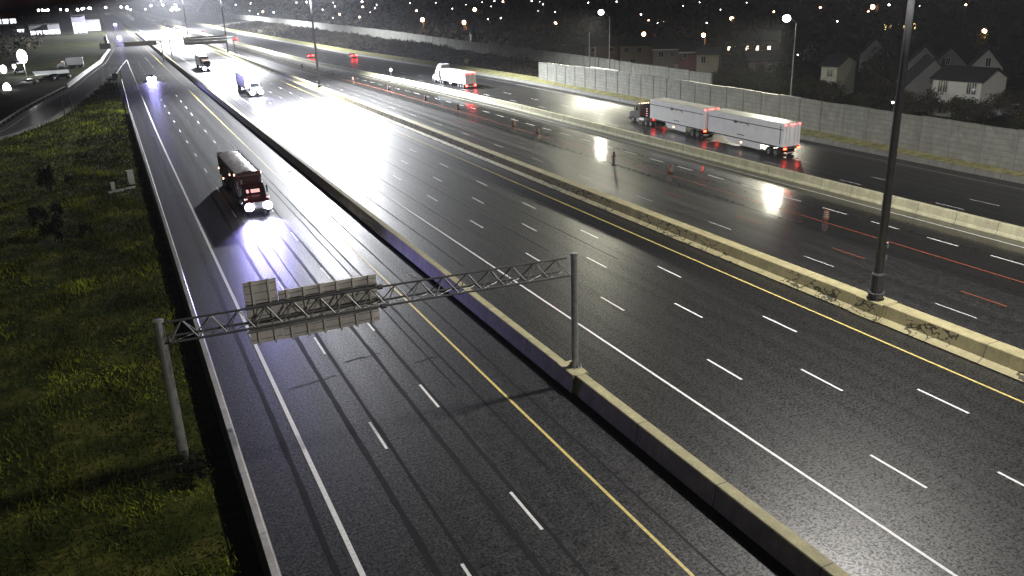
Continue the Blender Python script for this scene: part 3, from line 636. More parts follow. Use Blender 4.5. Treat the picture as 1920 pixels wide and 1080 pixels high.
# crash cushion and marker posts at the gore, wooden posts by the ramp
t = thing('crash_cushion', 'pale banded crash cushion at the tip of the grass island', 'crash cushion', (1.2, 268, 0), R(6))
for k in range(5): MB().box((0, k*1.5, 0.5), (1.0, 1.4, 0.9)).build('bay', 'galv', t, bevel=0.06)
MB().lathe([(0.55, 0), (0.55, 0.9)], 12, (0, 7.4, 0.05)).build('nose', 'sign_y', t)
MB().box((0, -0.9, 1.0), (1.5, 0.12, 1.5)).build('marker_panel', 'cab', t)
mp0 = None
for i, (px, py) in enumerate(((222, 160), (216, 163), (210, 160), (204, 157), (198, 163), (191, 168))):
    b = at(px, py); lb = 'short pale marker post at the tip of the grass island by the crash cushion'
    if mp0 is None:
        mp0 = thing('marker_post', lb, 'marker post', b, 0, 'marker posts at the gore'); MB().tube((0, 0, 0), (0, 0, 1.3), 0.11, 0.09, 8).build('stem', 'cab', mp0); MB().lathe([(0.115, 0), (0.115, 0.2)], 8, (0, 0, 1.0)).build('band', 'sign_w', mp0)
    else: dup(mp0, b, 0, lb, 'marker posts at the gore')
for px, py, lb in ((124, 223, 'left one of two dark wooden posts at the ramp kerb'), (140, 222, 'right one of two dark wooden posts at the ramp kerb')):
    o = MB().tube((0, 0, 0), (-0.15, 0, 4.4), 0.11, 0.1, 8).lathe([(0.12, 4.38), (0.08, 4.46)], 8, (-0.15, 0, 0)).build('wooden_post', 'bark', None, loc=at(px, py)); tag(o, lb, 'post')
# cabinets and headwall in the grass
t = thing('utility_cabinet', 'tall grey utility cabinet in the grass next to the barrier', 'cabinet', (0.1, 111, 0), R(8))
MB().box((0, 0, 0.86), (0.72, 0.5, 1.6)).build('body', 'cab', t, bevel=0.02); MB().box((0, 0, 1.7), (0.8, 0.58, 0.08)).build('lid', 'cab', t); MB().box((0, -0.262, 0.86), (0.6, 0.02, 1.4)).build('door', 'cab', t); MB().box((0, 0, 0.04), (0.9, 0.7, 0.1)).build('plinth', 'conc_p', t)
t = thing('utility_cabinet', 'small grey utility box in the grass left of the tall cabinet', 'cabinet', (-2.0, 108.3, 0), R(8))
MB().box((0, 0, 0.5), (0.42, 0.36, 0.92)).build('body', 'cab', t, bevel=0.02); MB().box((0, 0, 0.98), (0.5, 0.42, 0.06)).build('lid', 'cab', t)
o = MB().box((0, 0, 0.1), (3.4, 0.22, 0.36), R(28)).build('concrete_headwall', 'conc_l', None, loc=(-1.1, 107.6, 0)); tag(o, 'low concrete drain headwall between the two utility boxes', 'headwall')

# ------------------------------------------------------------------ plants
def leaf_cloud(n, shape, size, seed):
    r_ = np.random.default_rng(seed); P = shape(r_, n); a = r_.normal(0, 1, (n, 3)); a /= np.linalg.norm(a, axis=1)[:, None]
    b = np.cross(a, r_.normal(0, 1, (n, 3))); b /= np.linalg.norm(b, axis=1)[:, None]; s_ = size*r_.uniform(0.5, 1.5, n)[:, None]
    V = np.stack([P-a*s_, P+b*s_*0.6, P+a*s_, P-b*s_*0.6], 1)
    return V.reshape(-1, 3), np.arange(4*n).reshape(-1, 4)
def crown_shape(h0, h1, rad, clumps):
    def f(r_, n):
        c = r_.normal(0, 1, (clumps, 3)); c /= np.linalg.norm(c, axis=1)[:, None]; c *= (r_.random(clumps)**0.4)[:, None]
        c = c*[rad, rad, (h1-h0)/2]+[0, 0, (h0+h1)/2]; k = r_.integers(0, clumps, n)
        return c[k]+r_.normal(0, rad*0.20, (n, 3))
    return f
def cone_shape(h, rad):
    def f(r_, n):
        z = r_.random(n)**1.3*h; a = r_.uniform(0, 2*PI, n); q = rad*(1-z/h)*(0.5+0.5*np.abs(np.sin(z*3.2+a)))*np.sqrt(r_.random(n))+0.05
        return np.stack([q*np.cos(a), q*np.sin(a), z+0.1], 1)
    return f
def limbs(mb, h0, h, rad, k, rs):
    mb.tube((0, 0, -0.2), (0.1, 0, h0), 0.26, 0.18, 8).tube((0.1, 0, h0), (0, 0.2, h*0.8), 0.18, 0.04, 7)
    for i in range(k):
        a = rs.uniform(0, 2*PI); z = rs.uniform(h0*0.7, h*0.55); mb.tube((0.08, 0, z), (rad*.75*math.cos(a), rad*.75*math.sin(a), z+rs.uniform(1.2, h*.35)), 0.09, 0.02, 5)
    return mb
TREES = []
rs = random.Random(3)
for nm, lb, m, h0, h, rad, n_, cl, sz in (('leafy_tree', 'dark leafy tree', 'leaf_a', 2.2, 9, 3.4, 1500, 26, 0.34), ('olive_tree', 'olive brown tree', 'leaf_b', 2.0, 7.5, 3.0, 1200, 20, 0.32), ('sparse_tree', 'sparse half bare tree', 'leaf_c', 2.6, 11, 3.6, 800, 26, 0.26)):
    t = thing(nm, lb, 'tree'); limbs(MB(), h0, h, rad, 9, rs).build('trunk', 'bark', t)
    V, F = leaf_cloud(n_, crown_shape(h0*0.8, h, rad, cl), sz, len(TREES)+5); raw_mesh('crown', V, F, m, t); TREES.append((t, lb))
t = thing('conifer', 'dark pointed conifer', 'tree'); MB().tube((0, 0, -0.2), (0, 0, 8), 0.2, 0.03, 7).build('trunk', 'bark', t)
V, F = leaf_cloud(1300, cone_shape(10, 2.4), 0.3, 9); raw_mesh('crown', V, F, 'conifer', t); TREES.append((t, 'dark pointed conifer'))
sh = thing('shrub', '', 'shrub'); MB().tube((0, 0, -0.1), (0.1, 0, 0.9), 0.05, 0.02, 6).tube((0, 0, 0), (-0.4, .2, 1.0), 0.04, 0.015, 5).build('stem', 'bark', sh)
V, F = leaf_cloud(420, crown_shape(0.1, 1.7, 0.75, 10), 0.13, 21); raw_mesh('foliage', V, F, 'conifer', sh)
first = True
for px, py, s_, lb in ((92, 362, 2.0, 'tallest dark conifer shrub standing in the left grass'), (106, 458, 1.7, 'dark upright shrub nearest the camera in the left grass'), (163, 446, 1.0, 'small lone dark shrub right of the others in the left grass'), (75, 425, 1.5, 'leftmost dark shrub in the left grass'), (112, 412, 1.2, 'dark shrub in the middle of the left grass group'), (130, 350, 0.9, 'small reddish dark shrub right of the tallest one')):
    b = at(px, py); b.z = 0
    if first: sh.location = b; sh['label'] = lb; sh['group'] = 'dark shrubs in the left grass'; sh.scale = (s_*.7, s_*.7, s_); first = False
    else: dup(sh, b, random.uniform(0, 6), lb, 'dark shrubs in the left grass', (s_*.7, s_*.7, s_))
dup(sh, (0.4, 37.2, 0), 1.0, 'low weedy shrub around the foot of the left gantry post', None, (0.9, 0.9, 0.7))

# ------------------------------------------------------------------ houses
HOUSES = []
def house(label, px, py, w, d, h, rh, wall, rz=None, roof='roof', gable='front', wins=(), z=0.0, chimney=False, dist=1.0, eave_white=False, brick=False, attic=True, door=False, porch=False, dormer=False):
    b = at(px, py, z); b = Vector((b.x*dist, b.y*dist, z))
    a = -math.atan2(b.x, b.y)+(rz or 0.0)
    t = thing('house', label, 'house', b, a); m = wall_mat('house_wall_%d' % len(HOUSES), wall, brick); HOUSES.append((b, max(w, d)))
    mb = MB()
    if gable == 'front':      # ridge along local y, gable towards the camera
        prof = [(-w/2, 0), (w/2, 0), (w/2, h), (0, h+rh), (-w/2, h)]
        mb.v = [(x, -d/2, zz) for x, zz in prof]+[(x, d/2, zz) for x, zz in prof]; mb.f = [(0, 1, 2, 3, 4), (9, 8, 7, 6, 5), (0, 5, 6, 1), (1, 6, 7, 2), (4, 9, 5, 0)]
        rf = MB(); o_ = 0.35
        for s_ in (-1, 1):
            e, k = (s_*(w/2+o_), h-o_*rh/(w/2)), (0, h+rh)
            q = [(e[0], -d/2-o_, e[1]+.03), (k[0], -d/2-o_, k[1]+.03), (k[0], d/2+o_, k[1]+.03), (e[0], d/2+o_, e[1]+.03)]
            i = len(rf.v); rf.v += q+[(x, y, zz+0.2) for x, y, zz in q]; rf.f += [tuple(i+j for j in f) for f in ((3, 2, 1, 0), (4, 5, 6, 7), (0, 1, 5, 4), (1, 2, 6, 5), (2, 3, 7, 6), (3, 0, 4, 7))]
    else:                      # ridge along local x
        prof = [(-d/2, 0), (d/2, 0), (d/2, h), (0, h+rh), (-d/2, h)]
        mb.v = [(-w/2, y, zz) for y, zz in prof]+[(w/2, y, zz) for y, zz in prof]; mb.f = [(0, 1, 2, 3, 4), (9, 8, 7, 6, 5), (0, 5, 6, 1), (1, 6, 7, 2), (4, 9, 5, 0)]
        rf = MB(); o_ = 0.4
        for s_ in (-1, 1):
            e, k = (s_*(d/2+o_), h-o_*rh/(d/2)), (0, h+rh)
            q = [(-w/2-o_, e[0], e[1]+.03), (-w/2-o_, k[0], k[1]+.03), (w/2+o_, k[0], k[1]+.03), (w/2+o_, e[0], e[1]+.03)]
            i = len(rf.v); rf.v += q+[(x, y, zz+0.2) for x, y, zz in q]; rf.f += [tuple(i+j for j in f) for f in ((3, 2, 1, 0), (4, 5, 6, 7), (0, 1, 5, 4), (1, 2, 6, 5), (2, 3, 7, 6), (3, 0, 4, 7))]
    mb.build('wall', m, t); r = rf.build('roof', roof, t)
    if chimney: MB().box((w*0.3, 0.5, h+rh*0.8), (0.7, 0.7, 2.2)).box((w*0.3, 0.5, h+rh*.8+1.15), (0.85, 0.85, 0.15)).build('chimney', wall_mat('chimney_brick_%d' % len(HOUSES), (0.2, 0.12, 0.09), True), r)
    if eave_white: MB().box((0, -d/2-o_-0.05, h-0.1), (w+0.8, 0.12, 0.28)).build('gutter', 'frame_w', r)
    for wv in wins:
        x, zz, ww, wh, kind = wv[:5]; side = wv[5] if len(wv) > 5 else 'f'
        fr = MB()
        for dx in (-ww/2, ww/2): fr.box((dx, 0, 0), (0.08, 0.1, wh+0.08))
        for dz in (-wh/2, wh/2): fr.box((0, 0, dz), (ww-0.08, 0.1, 0.08))
        fr.box((0, 0, 0), (0.06, 0.08, wh-0.08))
        f = fr.build('window', 'frame_w', t); MB().box((0, 0.012, 0), (ww-0.08, 0.05, wh-0.08)).build('pane', kind, f)
        if side == 'f': f.location = (x, -d/2-0.04, zz)
        else: f.location = (w/2+0.04, x, zz); f.rotation_euler = (0, 0, PI/2)
    if door:
        dd = MB().box((0, 0, 1.05), (1.0, 0.08, 2.1)).build('door', 'wood', t, loc=(w*0.12, -d/2-0.03, 0)); MB().ball((0.38, -0.07, 1.05), 0.05).build('handle', 'rimm', dd)
    if porch:
        p = MB().box((0, 0, 2.6), (w, 1.6, 0.15))
        for k in range(4): p.box((-w/2+.15+k*(w-.3)/3, -.65, 1.3), (0.16, 0.16, 2.5))
        p.build('porch', 'frame_w', t, loc=(0, -d/2-0.82, 0))
    return t
G_, GW, LW, LY = 'glass_w', 'glass_w', 'e_win', 'e_winy'
house('tan brick house block with a dark roof, left of the white eaved house', 1203, 124, 10.5, 8, 5.6, 1.6, (0.30, 0.25, 0.17), gable='side', brick=True, wins=((-3.6, 4.5, 1.1, 1.2, G_), (-0.2, 4.5, 1.0, 1.2, G_), (-2, 1.6, 1.2, 1.2, G_)), chimney=True, rz=R(-5))
house('long house with white eave line and a slanted white stair rail', 1262, 134, 9, 8, 5.6, 1.8, (0.17, 0.15, 0.13), gable='side', eave_white=True, wins=((-2.6, 4.4, 1.3, 1.4, G_), (0, 4.4, 0.9, 1.3, G_), (2.6, 4.4, 1.3, 1.4, G_)), rz=R(-5), door=True)
t = thing('staircase', 'white slanted outdoor stair against the long house with white eaves', 'staircase', at(1266, 128, 0.5), R(-30))
MB().box((0, 0, 2.2), (0.25, 0.2, 0.25)).tube((-1.8, 0, 3.6), (2.4, 0, 0.4), 0.10, None, 6).tube((-1.8, 0, 2.9), (2.4, 0, -0.3), 0.12, None, 6).build('rail', 'frame_w', t)
st = MB()
for k in range(9): st.box((-1.7+k*0.45, 0.5, 2.9-k*0.36), (0.45, 0.9, 0.08))
st.build('tread', 'frame_w', t)
house('dark red brick house end with a white downpipe', 1296, 137, 4.6, 8, 5.2, 1.7, (0.17, 0.08, 0.075), brick=True, gable='side', eave_white=True, wins=((-1.2, 4.3, 0.9, 1.1, G_),), rz=R(-5))
house('tan flat fronted house with one narrow window, right of the red brick house', 1328, 145, 4.8, 7, 5.4, 1.0, (0.31, 0.27, 0.19), brick=True, gable='side', wins=((-0.9, 4.2, 1.0, 1.5, G_),), rz=R(-5), roof='roof_g')
house('small white gable house far behind the long house, under the orange lamp', 1276, 92, 8, 8, 2.8, 3.6, (0.42, 0.42, 0.42), wins=((0, 4.2, 1.0, 1.0, G_), (-2, 1.5, 1.2, 1.2, G_)), door=True, dist=1.05)
house('low brick house with two white window pairs among the trees', 1432, 153, 6, 7, 4.6, 1.6, (0.15, 0.11, 0.09), brick=True, gable='side', wins=((-1.0, 3.3, 1.6, 1.3, G_), (1.6, 3.3, 1.2, 1.3, G_)), rz=R(-4))
house('yellowish cream house end with one dark square window and a sloping roof', 1568, 178, 2.9, 8.5, 5.6, 1.4, (0.46, 0.46, 0.35), gable='side', wins=((0.2, 4.4, 1.1, 1.4, G_),), rz=R(-22))
house('pale gable house with porch roof left of the tall mast', 1636, 136, 6.0, 8, 3.6, 3.4, (0.30, 0.30, 0.31), wins=((0, 4.9, 0.9, 1.2, G_), (-1.8, 1.6, 1.3, 1.2, G_)), porch=True, dist=1.03)
house('pale gable house just right of the tall mast', 1728, 151, 5.6, 8, 3.9, 3.0, (0.25, 0.25, 0.27), wins=((0, 4.8, 0.9, 1.2, G_), (1.4, 1.5, 1.0, 1.2, G_)), door=True)
house('steep grey gable house, second right of the tall mast', 1775, 156, 7.0, 8, 3.4, 3.6, (0.17, 0.17, 0.19), wins=((-0.3, 4.6, 0.7, 1.3, G_), (0.6, 1.7, 0.5, 1.3, LW)))
house('tall white gable house with half timbered front and paired windows below', 1842, 172, 5.2, 9, 4.6, 3.2, (0.34, 0.35, 0.33), wins=((0.2, 5.6, 0.8, 1.5, G_), (-1.6, 2.7, 1.5, 1.5, G_), (1.3, 2.7, 1.4, 1.6, G_)), door=True)
house('big white sided house with two dark window pairs, right of the mast above the wall', 1808, 216, 7.6, 6.5, 5.6, 1.5, (0.54, 0.55, 0.50), gable='side', wins=((-2.5, 4.5, 0.7, 1.7, G_), (-1.7, 4.5, 0.7, 1.7, G_), (2.0, 4.5, 0.7, 1.7, G_), (2.8, 4.5, 0.7, 1.7, G_), (-1.6, 1.3, 1.4, 1.7, G_)), rz=R(-30))
house('wide grey gable end rising behind the mast above the wall', 1733, 202, 7.8, 9, 3.8, 4.2, (0.15, 0.15, 0.155), wins=((0, 1.6, 0.9, 1.2, G_),), rz=R(8))
house('tiny far pale gable house right of the bent arm lamp', 1518, 119, 3.6, 6, 2.3, 2.2, (0.27, 0.27, 0.28), wins=((0, 2.6, 0.6, 0.7, G_),), dist=1.05)
house('long low white house with white window frames behind the set back wall', 918, 77, 15, 9, 3.9, 2.2, (0.20, 0.2, 0.2), gable='side', wins=((-6.2, 2.4, 1.8, 1.9, G_), (-3.4, 2.4, 1.0, 1.6, G_), (2.5, 2.4, 1.6, 1.4, G_)), dist=0.97, rz=R(6))
house('long dark house with a row of glowing windows and porch lamps', 1408, 108, 15, 8, 3.9, 2.2, (0.12, 0.08, 0.06), gable='side', wins=((-6.2, 1.9, 0.8, 1.1, LW), (-4.4, 1.9, 0.8, 1.1, 'e_winy'), (-1.2, 1.9, 0.8, 1.3, LW), (1.6, 1.9, 0.8, 1.3, LW), (4.8, 1.9, 0.9, 1.0, LW)), dist=1.05)
house('far house with a row of five yellow lit windows left of the mast head', 1686, 62, 13, 9, 4.4, 2.4, (0.10, 0.09, 0.07), gable='side', wins=((-4.8, 2.4, 0.8, 1.8, LY), (-3.2, 2.4, 0.8, 1.8, LY), (-0.4, 2.4, 1.0, 2.0, LY), (1.6, 2.4, 1.0, 2.0, LY), (4.0, 2.4, 2.0, 2.2, LY)))
house('far house with orange lit porch near the top middle right', 1223, 50, 16, 9, 4.0, 2.2, (0.2, 0.12, 0.07), gable='side', wins=((-5, 2.0, 1.6, 1.4, LY), (0, 2.0, 2.2, 1.4, 'e_winy'), (5, 2.0, 1.4, 1.2, LW)))
house('dim brick house behind the unlit poles at the front wall', 1128, 112, 9, 8, 4.6, 1.8, (0.12, 0.11, 0.10), gable='side', wins=((-2, 3.4, 1.4, 1.2, G_), (3, 3.4, 1.2, 1.2, G_)), rz=R(-4), dist=0.98)
house('dark low house with pale trim beyond the far end of the front wall', 1075, 102, 12, 8, 3.6, 1.6, (0.06, 0.065, 0.07), gable='side', wins=((-3, 2.2, 1.4, 1.2, G_),), rz=R(-4), roof='roof_g', dist=0.98, eave_white=True)
# ------------------------------------------------------------------ suburban lamps
LAMPS_O = [(637, 27), (674, 32), (680, 13), (781, 20), (792, 37), (890, 18), (870, 42), (943, 3), (1041, 45), (1207, 64), (1202, 27), (1216, 38), (1319, 66), (1372, 35), (1451, 22), (1538, 14), (1636, 13), (1628, 21), (1846, 58), (1811, 9), (493, 22)]
BIG_O = {(792, 37), (870, 42), (1041, 45), (1207, 64), (1319, 66), (1372, 35), (1636, 13), (890, 18), (1846, 58)}
LAMPS_W = [(442, 9), (468, 20), (484, 26), (513, 23), (556, 5), (605, 18), (625, 5), (628, 12), (624, 33), (706, 9), (703, 15), (694, 23), (731, 4), (769, 6), (817, 5), (848, 16), (874, 9), (904, 4), (921, 12), (915, 36), (939, 34), (927, 2), (997, 2), (1012, 3), (1018, 8), (1009, 21), (1041, 22), (1103, 5), (1156, 3), (1233, 43), (1281, 11), (1312, 4), (1351, 18), (1325, 43), (1400, 5), (1570, 40), (1658, 9), (1667, 9), (1707, 8), (1724, 11), (1734, 94), (1643, 121), (1732, 130), (1764, 136), (1674, 192), (1496, 103), (1442, 77), (1234, 92), (470, 6), (575, 4), (679, 3)]  # a porch light and some lit windows are stood in by lamp posts too
BIG_W = {(470, 6): 3.2, (575, 4): 2.2, (679, 3): 2.2, (1734, 94): 1.4, (1667, 9): 1.5}
def lamp_proto(nm, m, r):
    t = thing(nm, '', 'street lamp'); MB().tube((0, 0, 0), (0, 0, 7.6), 0.09, 0.06, 6).build('pole', 'mast', t)
    MB().tube((0, 0, 7.55), (-0.9, -0.5, 7.95), 0.045, None, 6).build('arm', 'mast', t)
    h = MB().lathe([(0.1, 0.12), (0.3, 0.05), (0.32, 0)], 8, (-0.9, -0.5, 7.95)).build('lamp_head', 'alu', t); MB().ball((-0.9, -0.5, 7.8), r, 8, 5).build('globe', m, h); return t
po = lamp_proto('street_lamp', 'e_orange', 0.24); pw = lamp_proto('street_lamp', 'e_white2', 0.2); used = {}
ZONE = lambda px: 'above the far brush bank' if px < 720 else 'beyond the set back noise wall' if px < 1060 else 'among the houses behind the front noise wall' if px < 1480 else 'near the tall mast at the right'
NUM = ['first', 'second', 'third', 'fourth', 'fifth', 'sixth', 'seventh', 'eighth', 'ninth', 'tenth', 'eleventh', 'twelfth', 'thirteenth', 'fourteenth', 'fifteenth', 'sixteenth', 'seventeenth', 'eighteenth', 'nineteenth', 'twentieth']
cnt = {}
for kind, lst in (('orange', LAMPS_O), ('white', LAMPS_W)):
    for p in sorted(lst):
        zz = 7.85 if p[1] < 70 else 3.0
        c = at(*p, zz); dd = math.hypot(c.x, c.y)
        if dd > 1500: c = Vector((c.x*1500/dd, c.y*1500/dd, zz))
        big = p in BIG_O or p in BIG_W; s_ = 1.0
        key = (kind, ZONE(p[0])); cnt[key] = cnt.get(key, 0)+1; k = cnt[key]-1
        lb = '%s %s light from the left %s' % (NUM[k] if k < 20 else 'last', ('glowing orange' if kind == 'orange' else 'small white'), ZONE(p[0]))
        pr = po if kind == 'orange' else pw
        loc = (c.x+0.9, c.y+0.5, zz-7.8)
        if kind not in used: o = pr; used[kind] = 1; o.location = loc; o['label'] = lb; o['group'] = kind+' street lamps in the suburb'
        else: o = dup(pr, loc, 0, lb, kind+' street lamps in the suburb')
        gl = [ch for h in o.children for ch in h.children if ch.name.startswith('globe')]
        need = (1.4 if kind == 'orange' else 0.75*random.uniform(0.6, 1.35))*(2.5 if p in BIG_O else BIG_W.get(p, 1.0))     # lit globe in photo pixels
        want = min(1.1, max(0.16, need*dd/FPX))
        for gq in gl:
            f = want/(0.24 if kind == 'orange' else 0.2)
            gq.scale = (f, f, f); gq.location = Vector((-0.9, -0.5, 7.8))*(1-f)
        if p in BIG_O and dd < 700: lamp('sodium_light', 'POINT', (-0.9, -0.5, 6.6), 500 if dd < 400 else 800, (1, 0.45, 0.18), o, 0.3)
        if p == (1734, 94): lamp('yard_light', 'POINT', (-0.9, -0.5, 6.6), 150, (1, 0.95, 0.85), o, 0.3)

# ------------------------------------------------------------------ trees in the suburb
spots = []
def free(x, y, r):
    for b, s_ in HOUSES:
        dx, dy = x-b.x, y-b.y; L = math.hypot(b.x, b.y); ux, uy = b.x/L, b.y/L
        al = dx*ux+dy*uy; la = abs(-dx*uy+dy*ux)
        if -26 < al < s_ and la < s_*0.55+2.2: return False
    for q in spots:
        if math.hypot(q[0]-x, q[1]-y) < r: return False
    return True
rt = random.Random(8); tries = 0
while len(spots) < 230 and tries < 30000:
    tries += 1
    px = rt.uniform(760, 1990); py = rt.uniform(0, 215) if rt.random() < 0.6 else rt.uniform(0, 90)
    b = at(px, py)
    if b.x < 108+max(0, (150-b.y)*0.0) or math.hypot(b.x, b.y) > 900 or b.y < 25: continue
    if free(b.x, b.y, 3.5+math.hypot(b.x, b.y)*0.012): spots.append((b.x, b.y))
for k, (x, y) in enumerate(spots):
    pr, lb = TREES[rt.choice((0, 0, 1, 2, 2, 3))]; s_ = rt.uniform(0.6, 1.1)*(1.0 if math.hypot(x, y) > 180 else 0.8)
    dd = math.hypot(x, y); zn = 'close behind the noise wall' if dd < 170 else 'among the dark gardens of the suburb' if dd < 330 else 'in the distant dark suburb'
    dup(pr, (x, y, 0), rt.uniform(0, 6), lb+' standing '+zn, 'trees beyond the noise wall', (s_, s_, s_*rt.uniform(.85, 1.15)))
for k in range(95):
    px = rt.uniform(1335, 1960); X = rt.uniform(107, 122); d = ray(px, 200); y = d.y*X/d.x
    if y < 15: continue
    hit = False
    for b, s_ in HOUSES:
        if math.hypot(b.x-X, b.y-y) < s_*0.5+1.5: hit = True
    if hit: continue
    pr, lb = TREES[rt.choice((0, 1, 1, 2))]; s_ = rt.uniform(0.30, 0.5)
    dup(pr, (X, y, 0), rt.uniform(0, 6), 'small '+lb+' in the gardens close behind the front noise wall', 'garden trees behind the noise wall', (s_*1.15, s_*1.15, s_))
# the four prototypes take places of their own
for (pr, lb), (x, y) in zip(TREES, ((118, 128), (131, 118), (112, 205), (126, 99))):
    pr.location = (x, y, 0); pr.scale = (0.7, 0.7, 0.7); pr['label'] = lb+' standing close behind the noise wall'; pr['group'] = 'trees beyond the noise wall'
N = 60000
ty = rng.uniform(250, 2600, N)**1.0; tx = rng.uniform(0, 1, N)*(ty*1.25)+125
P = np.stack([tx, ty, rng.random(N)**1.2*9*(0.4+0.6*np.abs(np.sin(tx*.05)*np.sin(ty*.043)))], 1)
struct(blades('distant_trees', P, rng.uniform(1, 3, N), 0.6+rng.random(N)*1.4, 'leaf_c', 0.8), 'stuff')
N = 16000
ty = rng.uniform(300, 1500, N); tx = -14-ty*0.03-rng.random(N)*ty*0.42; ok = (tx < -30) | (ty > 480); tx, ty = tx[ok], ty[ok]
P = np.stack([tx, ty, rng.random(len(tx))**2*3.5], 1); keep = np.abs(ty-330) > 60; P = P[keep]
struct(blades('distant_brush', P, rng.uniform(.5, 1.6, len(P)), 0.3+rng.random(len(P))*0.8, 'leaf_c', 0.8), 'stuff')

# ------------------------------------------------------------------ vehicles
def wheel(t, x, y, r=0.5, w=0.3):
    o = MB().lathe([(r*.62, -w/2), (r*.95, -w/2), (r, -w*.3), (r, w*.3), (r*.95, w/2), (r*.62, w/2)], 18, (0, 0, 0), 'x').build('wheel', 'black', t, loc=(x, y, r))
    s_ = 1 if x > 0 else -1
    MB().lathe([(r*.6, w*.40), (r*.55, w*.52), (r*.3, w*.45), (r*.12, w*.62)] if s_ > 0 else [(r*.6, -w*.40), (r*.55, -w*.52), (r*.3, -w*.45), (r*.12, -w*.62)], 14, (0, 0, 0), 'x').build('rim', 'rimm', o)
def dual(t, y, r=0.5):
    for x in (-1.02, 1.02): wheel(t, x, y, r, 0.56)
def spot(t, x, y, z, energy, col=(0.40, 0.37, 1.0), down=8):
    lamp('headlight_beam', 'SPOT', (x, y, z), energy, col, t, 0.12, (R(90-down), 0, 0), R(62), 0.8)
def light_disc(t, name, x, y, z, r, m, sx=1.0):
    return MB().lathe([(r, 0), (r*.9, 0.05), (r*.4, 0.09)], 12).build(name, m, t, loc=(x, y, z))
def front_lamp(t, x, y, z, r, m, name='headlight'):
    o = MB().lathe([(r, 0), (r*.85, r*.35), (r*.3, r*.5)], 12).build(name, m, t, loc=(x, y, z)); o.rotation_euler = (R(-90), 0, 0); return o
def tractor(t, yf, paint, tall=3.0, sleeper=True, hood=1.7, lit_cab=False, head=True, deflector=False, headr=0.22, energy=6000):
    """yf = front bumper (local y, front is +y); the cab reaches about 5.5 m back"""
    ch = MB()
    for x in (-.42, .42): ch.box((x, yf-3.6, 0.85), (0.12, 6.4, 0.28))
    ch.box((0, yf-5.9, 1.08), (1.1, 1.0, 0.12)); ch.build('chassis', 'chassis', t)
    cb = yf-hood-(2.3 if sleeper else 1.5)
    p = [(yf-.15, .75), (yf-.1, 1.45), (yf-.35, 1.68), (yf-hood, 1.95), (yf-hood-.55, tall-.25), (yf-hood-.9, tall), (cb, tall+(0.5 if deflector else 0.05)), (cb, 0.75)]
    MB().extrude(p, -1.12, 1.12).build('cab', paint, t, bevel=0.07)
    # windscreen and side windows
    a = (yf-hood-0.06, 2.02); b_ = (yf-hood-.52, tall-.32)
    MB().poly([(-.98, a[0]+.03, a[1]), (.98, a[0]+.03, a[1]), (.94, b_[0]+.03, b_[1]), (-.94, b_[0]+.03, b_[1])]).build('windscreen', 'glass', t)
    if lit_cab:
        for x0, x1 in ((-.55, .35), (.55, .8)): MB().poly([(x0, a[0]*.8+b_[0]*.2+.05, a[1]*.8+b_[1]*.2), (x1, a[0]*.8+b_[0]*.2+.05, a[1]*.8+b_[1]*.2), (x1, a[0]*.3+b_[0]*.7+.05, a[1]*.3+b_[1]*.7), (x0, a[0]*.3+b_[0]*.7+.05, a[1]*.3+b_[1]*.7)]).build('cab_glow', 'e_cab', t)
    for x in (-1.128, 1.128): MB().poly([(x, yf-hood-.45, 2.0), (x, yf-hood-1.3, 2.0), (x, yf-hood-1.3, tall-.45), (x, yf-hood-.75, tall-.45)]).build('side_window', 'glass', t)
    MB().box((0, yf-.06, 1.12), (1.05, 0.06, .66)).build('grille', 'rimm', t); MB().box((0, yf+.02, .58), (2.4, .22, .34)).build('bumper', 'rimm' if not head else 'chassis', t, bevel=0.04)
    for x in (-1, 1):
        MB().box((x*1.32, yf-hood-.35, 2.35), (.16, .1, .75)).box((x*1.2, yf-hood-.35, 2.6), (.3, .04, .04)).build('mirror', 'chassis', t)
        MB().lathe([(.1, -.7), (.33, -.68), (.33, .68), (.1, .7)], 12, (0, 0, 0), 'x').build('fuel_tank', 'rimm', t, loc=(x*.98, yf-hood-2.2, .72)).rotation_euler = (0, 0, PI/2)
        wheel(t, x*1.03, yf-1.25, .5, .3)
        if head:
            front_lamp(t, x*.92, yf-.04, .98, headr, 'e_head'); spot(t, x*.92, yf+.42, .98, energy)
        MB().tube((x*1.0, cb+.12, 1.0), (x*1.0, cb+.12, tall+.35), .09, .08, 8).build('exhaust_stack', 'rimm', t)
    for k in range(5 if not lit_cab else 0): MB().box((-.8+k*.4, yf-hood-.95, tall+.06), (.16, .1, .09)).build('marker_light', 'e_mark', t)
    dual(t, yf-5.2); dual(t, yf-6.5)
